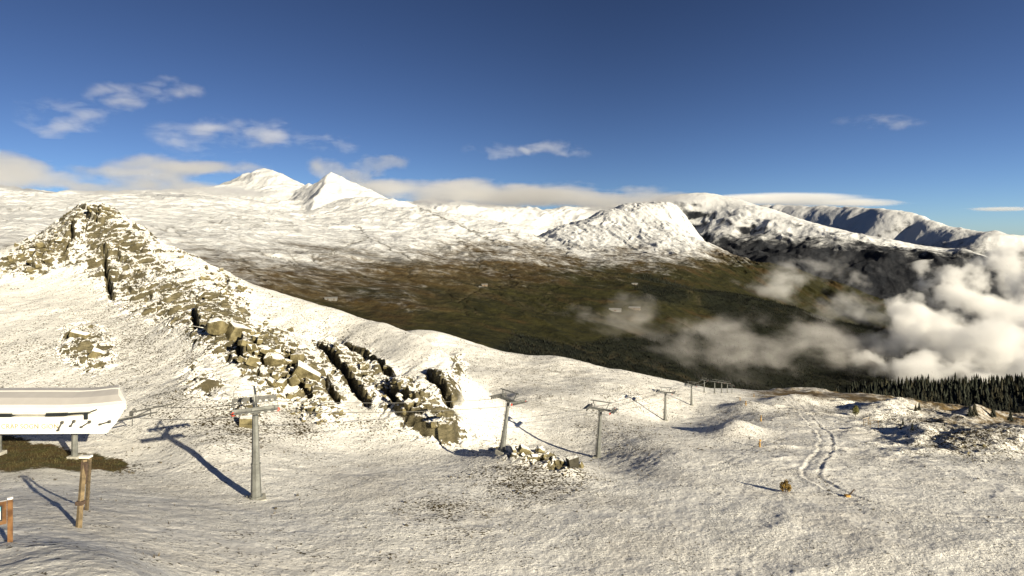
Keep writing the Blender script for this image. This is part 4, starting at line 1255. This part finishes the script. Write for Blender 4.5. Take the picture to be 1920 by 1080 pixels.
pts = sample(WOOD, 5200, lambda P, Y, X, Z, fo: fo * (P < 2200), 1)
vis = pts[np.argsort(pts[:, 1])]
inside = np.abs(vis[:, 0] / vis[:, 1] * F) < 985
near_i = np.where(inside)[0][:285]
mask = np.zeros(len(vis), bool); mask[near_i] = True
for q in vis[mask]:
    k = r.randrange(6)
    o = bpy.data.objects.new("conifer", CON[k]); COL.objects.link(o)
    h = 5 + 10 * r.random() ** 1.2
    o.location = q; o.scale = (h * r.uniform(.9, 1.2), h * r.uniform(.9, 1.2), h); o.rotation_euler = (0, 0, r.uniform(0, 6))
    tag(o, "brownish green conifer near the front edge of the right hand forest" if k % 3 == 2 else "dark conifer near the front edge of the right hand forest", "conifer", "brownish conifers at the forest edge" if k % 3 == 2 else "dark conifers at the forest edge")

def forest_mesh(name, P, hmin, hmax, mat, seed, tiers=3, seg=6, slim=.16, mats=None):
    rg = np.random.default_rng(seed)
    n = len(P)
    h = rg.uniform(hmin, hmax, n) * (0.8 + 0.4 * rg.random(n))
    V = []; T = []
    vpt = tiers * (seg + 1)
    verts = np.zeros((n, vpt, 3)); faces = []
    for t in range(tiers):
        f = t / tiers
        z0 = .03 + .85 * f; z1 = 1.0 if t == tiers - 1 else z0 + .5
        rad = slim * (1 - f * .78)
        for k in range(seg):
            a = 2 * math.pi * k / seg + rg.uniform(0, 6.28, n)[0] + t
            rr = rad * rg.uniform(.6, 1.3, n)
            verts[:, t * (seg + 1) + k, 0] = rr * math.cos(a) * h
            verts[:, t * (seg + 1) + k, 1] = rr * math.sin(a) * h
            verts[:, t * (seg + 1) + k, 2] = (z0 + rg.uniform(-.04, .04, n)) * h
        verts[:, t * (seg + 1) + seg, 2] = z1 * h
        for k in range(seg):
            faces.append((t * (seg + 1) + k, t * (seg + 1) + (k + 1) % seg, t * (seg + 1) + seg))
    verts += P[:, None, :]
    fa = np.array(faces)[None] + (np.arange(n) * vpt)[:, None, None]
    me = bpy.data.meshes.new(name)
    nv = n * vpt; fa = fa.reshape(-1, 3); nf = len(fa)
    me.vertices.add(nv); me.vertices.foreach_set("co", verts.reshape(-1).astype(np.float32))
    me.loops.add(nf * 3); me.loops.foreach_set("vertex_index", fa.reshape(-1).astype(np.int32))
    me.polygons.add(nf)
    me.polygons.foreach_set("loop_start", np.arange(0, nf * 3, 3, dtype=np.int32))
    me.polygons.foreach_set("loop_total", np.full(nf, 3, np.int32))
    mats = mats or [mat]
    for m in mats: me.materials.append(m)
    mi = np.repeat(rg.integers(0, len(mats) * 3, n) == 0, len(faces)).astype(np.int32) * (len(mats) - 1)
    me.polygons.foreach_set("material_index", mi)
    me.update(); me.validate()
    o = bpy.data.objects.new(name, me); COL.objects.link(o)
    return o
tag(forest_mesh("forest", vis[~mask], 6, 19, M_TREE, 3, 4, 7, .15, [M_TREE, M_TREEB]), "dark conifer forest covering the shoulder on the right", "forest", None, "stuff")
vp = sample(MAIN, 20000, lambda P, Y, X, Z, fo: fo * (P > 900) * (P < 2000) * (Y > 1150) * (Y < 3000), 2)
tag(forest_mesh("forest", vp, 6, 11, M_TREE, 4, 2, 5, .2, [M_TREE, M_TREEB]), "dark conifer forest filling the valley under the mist", "forest", None, "stuff")
rp = sample(RIDGE, 2500, lambda P, Y, X, Z, fo: fo * (P > 1150) * (P < 1850) * (Y < 4200), 5)
tag(forest_mesh("forest", rp, 9, 15, M_TREE, 6, 2, 5, .2), "sparse dark conifers at the foot of the snowy ridge", "forest", None, "stuff")

for px, py, h, lab in ((1693, 798, 2.4, "small dark conifer on the hummock above the right hand bank"), (1688, 806, 1.6, "low dark conifer just below another small one on the hummocks"),
   (1711, 808, 2.6, "small pointed conifer at the top of the right hand bank"), (1724, 770, 3.4, "round dark conifer bush on the brown turf below the forest"),
   (1716, 772, 2.8, "left one of a pair of dark conifer bushes on the brown turf"), (1818, 782, 5.0, "dark conifer standing by the grey snow mound"),
   (1828, 781, 5.5, "taller dark conifer right of the grey snow mound top"), (1862, 784, 5.5, "dark conifer at the forest foot near the right edge"),
   (1895, 790, 4.5, "lowest dark conifer near the right edge of the picture"), (1770, 800, 1.5, "tiny dark conifer on the speckled bank")):
    p = hit(px, py, 100)
    o = bpy.data.objects.new("young_conifer", random.choice(CON)); COL.objects.link(o)
    o.location = p; h *= .62; o.scale = (h * 1.45, h * 1.45, h); o.rotation_euler = (0, 0, px)
    tag(o, lab, "conifer", "young conifers on the turf")
p = hit(1604, 781, 100)
root = empty("larch", p, label="yellow-green bushy larch alone on the snow above the piste", cat="larch")
MB().bar((0, 0, -.2), (0, 0, 2.6), .12, .05, 6).done("trunk", M_BARK, root)
b = MB()
leaf_cloud(b, (0, 0, 2.0), (1.25, 1.2, 1.5), 700, .17, 11); leaf_cloud(b, (.1, 0, 3.3), (.7, .7, .9), 260, .16, 12)
b.done("crown", M_LARCH, root)
root.scale = (.62, .62, .62)

# ------------------------------------------------------------------ barns in the valley
def hit_far(arr, px, py, ymin=0):
    px_, y_, X, Y, Z, fo = arr
    i = int(np.argmin(np.abs(px_ - px)))
    q = HZ - F * Z[:, i] / Y[:, i]
    j = np.where((q <= py) & (y_ >= ymin))[0]
    j = j[0] if len(j) else 0
    return Vector((X[j, i], Y[j, i], Z[j, i]))
def barn(arr, px, py, L, W, H, yaw, lab, roofm, wallm, ymin=900):
    p = hit_far(arr, px, py, ymin)
    root = empty("barn", p, (0, 0, yaw), lab, "barn", "barns in the valley")
    MB().box((0, 0, H * .25), (L, W, H * 1.5)).done("wall", wallm, root)
    b = MB()
    e = .8
    b.loft([[(x, -W / 2 - e, H - .2), (x, 0, H + W * .24), (x, W / 2 + e, H - .2), (x, W / 2 + e, H + .25), (x, 0, H + W * .24 + .45), (x, -W / 2 - e, H + .25)] for x in (-L / 2 - e, L / 2 + e)])
    b.done("roof", roofm, root)
    MB().box((0, -W / 2 - .06, H * .4), (L * .16, .15, H * .8)).done("door", M_DARKWOOD, root)
barn(MAIN, 615, 563, 14, 9, 4.5, .15, "left one of two joined grey huts at the edge of the green meadow", M_BARNROOF, M_PALEWALL)
barn(MAIN, 626, 563, 13, 9, 5, .15, "right one of two joined grey huts at the edge of the green meadow", M_BARNROOF, M_PALEWALL)
barn(MAIN, 1153, 584, 36, 14, 5, -.1, "long pale roofed barn on the meadow above the mist", M_BARNROOF, M_PALEWALL)
barn(MAIN, 1189, 580, 34, 13, 5, -.3, "long barn with a dark wall right of the pale roofed barn", M_BARNROOF, M_BARNWALL)
barn(MAIN, 908, 536, 18, 9, 4, .2, "tiny distant hut beside the stream on the brown slope", M_PALEWALL, M_BARNWALL)
barn(MAIN, 1189, 534, 22, 10, 4, 0, "tiny distant hut on the edge of the dark wood", M_BARNROOF, M_PALEWALL)
barn(WOOD, 1557, 739, 7, 5, 2.6, .3, "tiny white hut on the sunny clearing beside the right hand forest", M_WHITE, M_WHITE, 480)

# ------------------------------------------------------------------ clouds and valley mist
def cloud(name, label, blobs_, dens, nscale, amp=1.0, thr=0.0, gain=3.0, rate=0.18, stretch=(1, 1, 1), cat="cloud", group=None, voxel=None, detail=5.0, grow=1.12, g=0.0, col=(1, 1, 1), warp=None):
    mb = MB()
    cs = []
    if warp: grow = 1.42
    for (px, py, Y, rx, ry, rd) in blobs_:
        c = w3(px, py, Y); r_ = Vector((rx / F * Y, rd, ry / F * Y))
        cs.append((c, r_))
        bmesh.ops.create_icosphere(mb.bm, subdivisions=3, radius=1.0, matrix=Matrix.Translation(c) @ Matrix.Diagonal((r_.x * grow, r_.y * grow, r_.z * grow, 1)))
    m = bpy.data.materials.new(name)
    m.use_nodes = True
    nt = m.node_tree
    nt.nodes.clear()
    n = N(nt)
    out = n.node("ShaderNodeOutputMaterial")
    vs = n.node("ShaderNodeVolumeScatter")
    vs.inputs["Color"].default_value = (*col, 1); vs.inputs["Anisotropy"].default_value = g
    pos = n.pos()
    if warp:
        wn = n.node("ShaderNodeTexNoise")
        wn.inputs["Scale"].default_value = warp[1]; wn.inputs["Detail"].default_value = 4.0; wn.inputs["Roughness"].default_value = 0.6
        n.link(pos, wn.inputs["Vector"])
        wv = n.vmath('MULTIPLY', n.vmath('SUBTRACT', wn.outputs["Color"], (0.5, 0.5, 0.5)), (warp[0],) * 3)
        pos = n.vmath('ADD', pos, wv)
    fld = None
    for c, r_ in cs:
        d = n.vmath('SUBTRACT', pos, tuple(c))
        d = n.vmath('DIVIDE', d, tuple(r_))
        l = n.math('SUBTRACT', 1.0, n.vmath('LENGTH', d))
        if fld is None: fld = l
        else:
            fld = n.math('SMOOTH_MAX', fld, l, 0.25)
    f = n.noise(nscale, detail, 0.6, vec=n.scaled(stretch), dist=0.3)
    d = n.math('ADD', fld, n.math('MULTIPLY', n.math('SUBTRACT', f, 0.5), amp * 2.0))
    edge = n.math('MULTIPLY', fld, 3.0, clamp=True)
    d = n.math('MULTIPLY', n.math('SUBTRACT', d, thr), gain, clamp=True)
    d = n.math('MULTIPLY', d, edge)
    n.link(n.math('MULTIPLY', d, dens), vs.inputs["Density"])
    n.link(vs.outputs[0], out.inputs["Volume"])
    m.cycles.volume_sampling = 'MULTIPLE_IMPORTANCE'
    m.cycles.volume_step_rate = rate
    o = mb.done(name, m)
    if len(blobs_) > 1:
        md = o.modifiers.new("union", 'REMESH')
        md.mode = 'VOXEL'
        md.voxel_size = voxel or max(o.dimensions) / 90.0
    tag(o, label, cat, group)
    return o

cloud("valley_cloud", "big bright billowing cloud bank filling the valley at the right edge", [
  (1930,650,2050,160,70,420),(1800,648,2050,105,60,330),(1720,694,1750,95,30,260),(1860,700,1650,180,32,300),(1700,600,2250,58,44,230),(1735,625,2150,90,48,260),
  (1795,568,2500,66,54,230),(1760,530,2600,52,32,170),(1812,528,2600,42,40,150),(1885,482,2900,58,36,220),(1930,520,2800,50,74,260),(1880,600,2400,100,48,300)],
  0.017, 0.0085, 2.3, 0.26, 2.2, 0.08, detail=8.0, cat="cloud", warp=(460.0, 0.0045))
cloud("valley_mist", "thin brownish grey mist drifting in front of the dark valley forest", [
  (1165,622,1750,95,55,190),(1095,606,1750,75,34,160),(1265,655,1650,130,42,210),(1345,622,1800,95,42,170),(1440,645,1750,150,42,210),(1235,692,1550,150,32,170),(1530,640,1850,100,42,170),(1400,690,1600,150,24,170),(1610,676,1900,140,34,230)],
  0.0040, 0.0085, 2.9, 0.20, 1.2, 0.10, (.7, .7, 1.25), cat="mist", col=(.88, .85, .82), warp=(260.0, 0.005))
cloud("valley_mist", "pale torn mist rising in front of the shaded cliffs", [
  (1490,527,3000,86,48,200),(1540,500,3050,46,32,120),(1440,540,3000,62,26,120),(1620,528,3100,36,22,110),(1570,570,2800,95,34,160),(1650,585,2700,75,30,150),(1545,600,2600,90,28,150),(1640,640,2300,95,26,160)],
  0.0046, 0.0060, 3.2, 0.26, 1.4, 0.12, (.8, .8, 1.0), cat="mist", warp=(300.0, 0.004))
cloud("summit_cloud", "grey white cloud at the left edge over the snowy mountain", [
  (0,325,5000,125,48,500),(90,335,5000,90,30,350),(-120,330,5000,120,50,500)], 0.0058, 0.0034, 1.7, 0.10, 1.4, 0.14, (.6, .6, 1.3), warp=(350.0, 0.002), g=0.45)
cloud("summit_cloud", "long flat cloud lying on the slope left of the twin peaks", [
  (350,310,5600,155,22,450),(250,328,5500,125,23,450),(230,352,4400,140,17,330),(350,356,4300,150,13,330),(455,352,4700,85,11,250)], 0.0058, 0.0036, 1.7, 0.08, 1.4, 0.13, (.5, .6, 1.5), warp=(300.0, 0.0022), g=0.45)
cloud("summit_cloud", "small grey cloud drifting behind the pointed peak", [
  (615,315,5900,48,23,250),(665,325,5900,70,18,250),(715,304,5900,66,17,250)], 0.0038, 0.0050, 2.3, 0.12, 1.2, 0.14, (.7, .7, 1.2), warp=(350.0, 0.0025), g=0.45)
cloud("summit_cloud", "long grey cloud cap covering the mountains in the middle", [
  (960,366,5700,260,28,500),(740,354,5400,100,22,400),(830,360,5500,120,24,450),(1130,372,5700,140,22,450),(1230,376,5300,110,12,300)], 0.0075, 0.0036, 1.4, 0.02, 1.5, 0.12, (.4, .5, 1.7), warp=(260.0, 0.0022), g=0.45)
cloud("lens_cloud", "smooth lens shaped cloud lying along the right hand ridge", [
  (1480,371,7500,185,11,500),(1390,376,7300,100,13,450),(1600,379,7600,130,10,450),(1500,378,7500,160,11,450)], 0.0034, 0.0026, 1.3, 0.10, 1.8, 0.12, (.22, .4, 2.4))
cloud("sky_cloud", "wispy torn cloud slanting upward in the upper left sky", [
  (150,208,7000,125,30,300),(240,186,7000,105,26,300),(320,172,7000,70,21,250),(110,232,7000,100,20,250)], 0.0019, 0.0045, 3.0, 0.30, 0.8, 0.15, (.55, .6, 1.4), detail=8.0, warp=(520.0, 0.0016))
cloud("sky_cloud", "wispy cloud pair above the long flat cloud and the twin peaks", [
  (370,252,7500,110,34,300),(480,248,7500,95,36,300),(530,264,7500,110,21,300),(620,268,7500,60,16,250)], 0.0019, 0.0045, 3.0, 0.30, 0.8, 0.15, (.55, .6, 1.3), detail=8.0, warp=(520.0, 0.0016))
cloud("sky_cloud", "small soft cloud pair in the middle of the sky", [
  (925,280,8000,72,16,250),(1040,276,8000,72,18,250),(985,282,8000,50,10,250)], 0.0022, 0.0040, 2.2, 0.18, 0.9, 0.16, (.6, .6, 1.3), warp=(420.0, 0.0018))
cloud("sky_cloud", "faint thin cloud streak high in the right hand sky", [
  (1640,228,9000,85,17,250),(1690,234,9000,60,12,250)], 0.0010, 0.0040, 3.0, 0.28, 0.8, 0.18, (.6, .6, 1.3))
cloud("sky_cloud", "thin bright cloud streak low over the right horizon", [(1875,392,14000,80,5,600)], 0.0018, 0.0018, 1.6, 0.08, 1.3, 0.18, (.4, .5, 1.6))
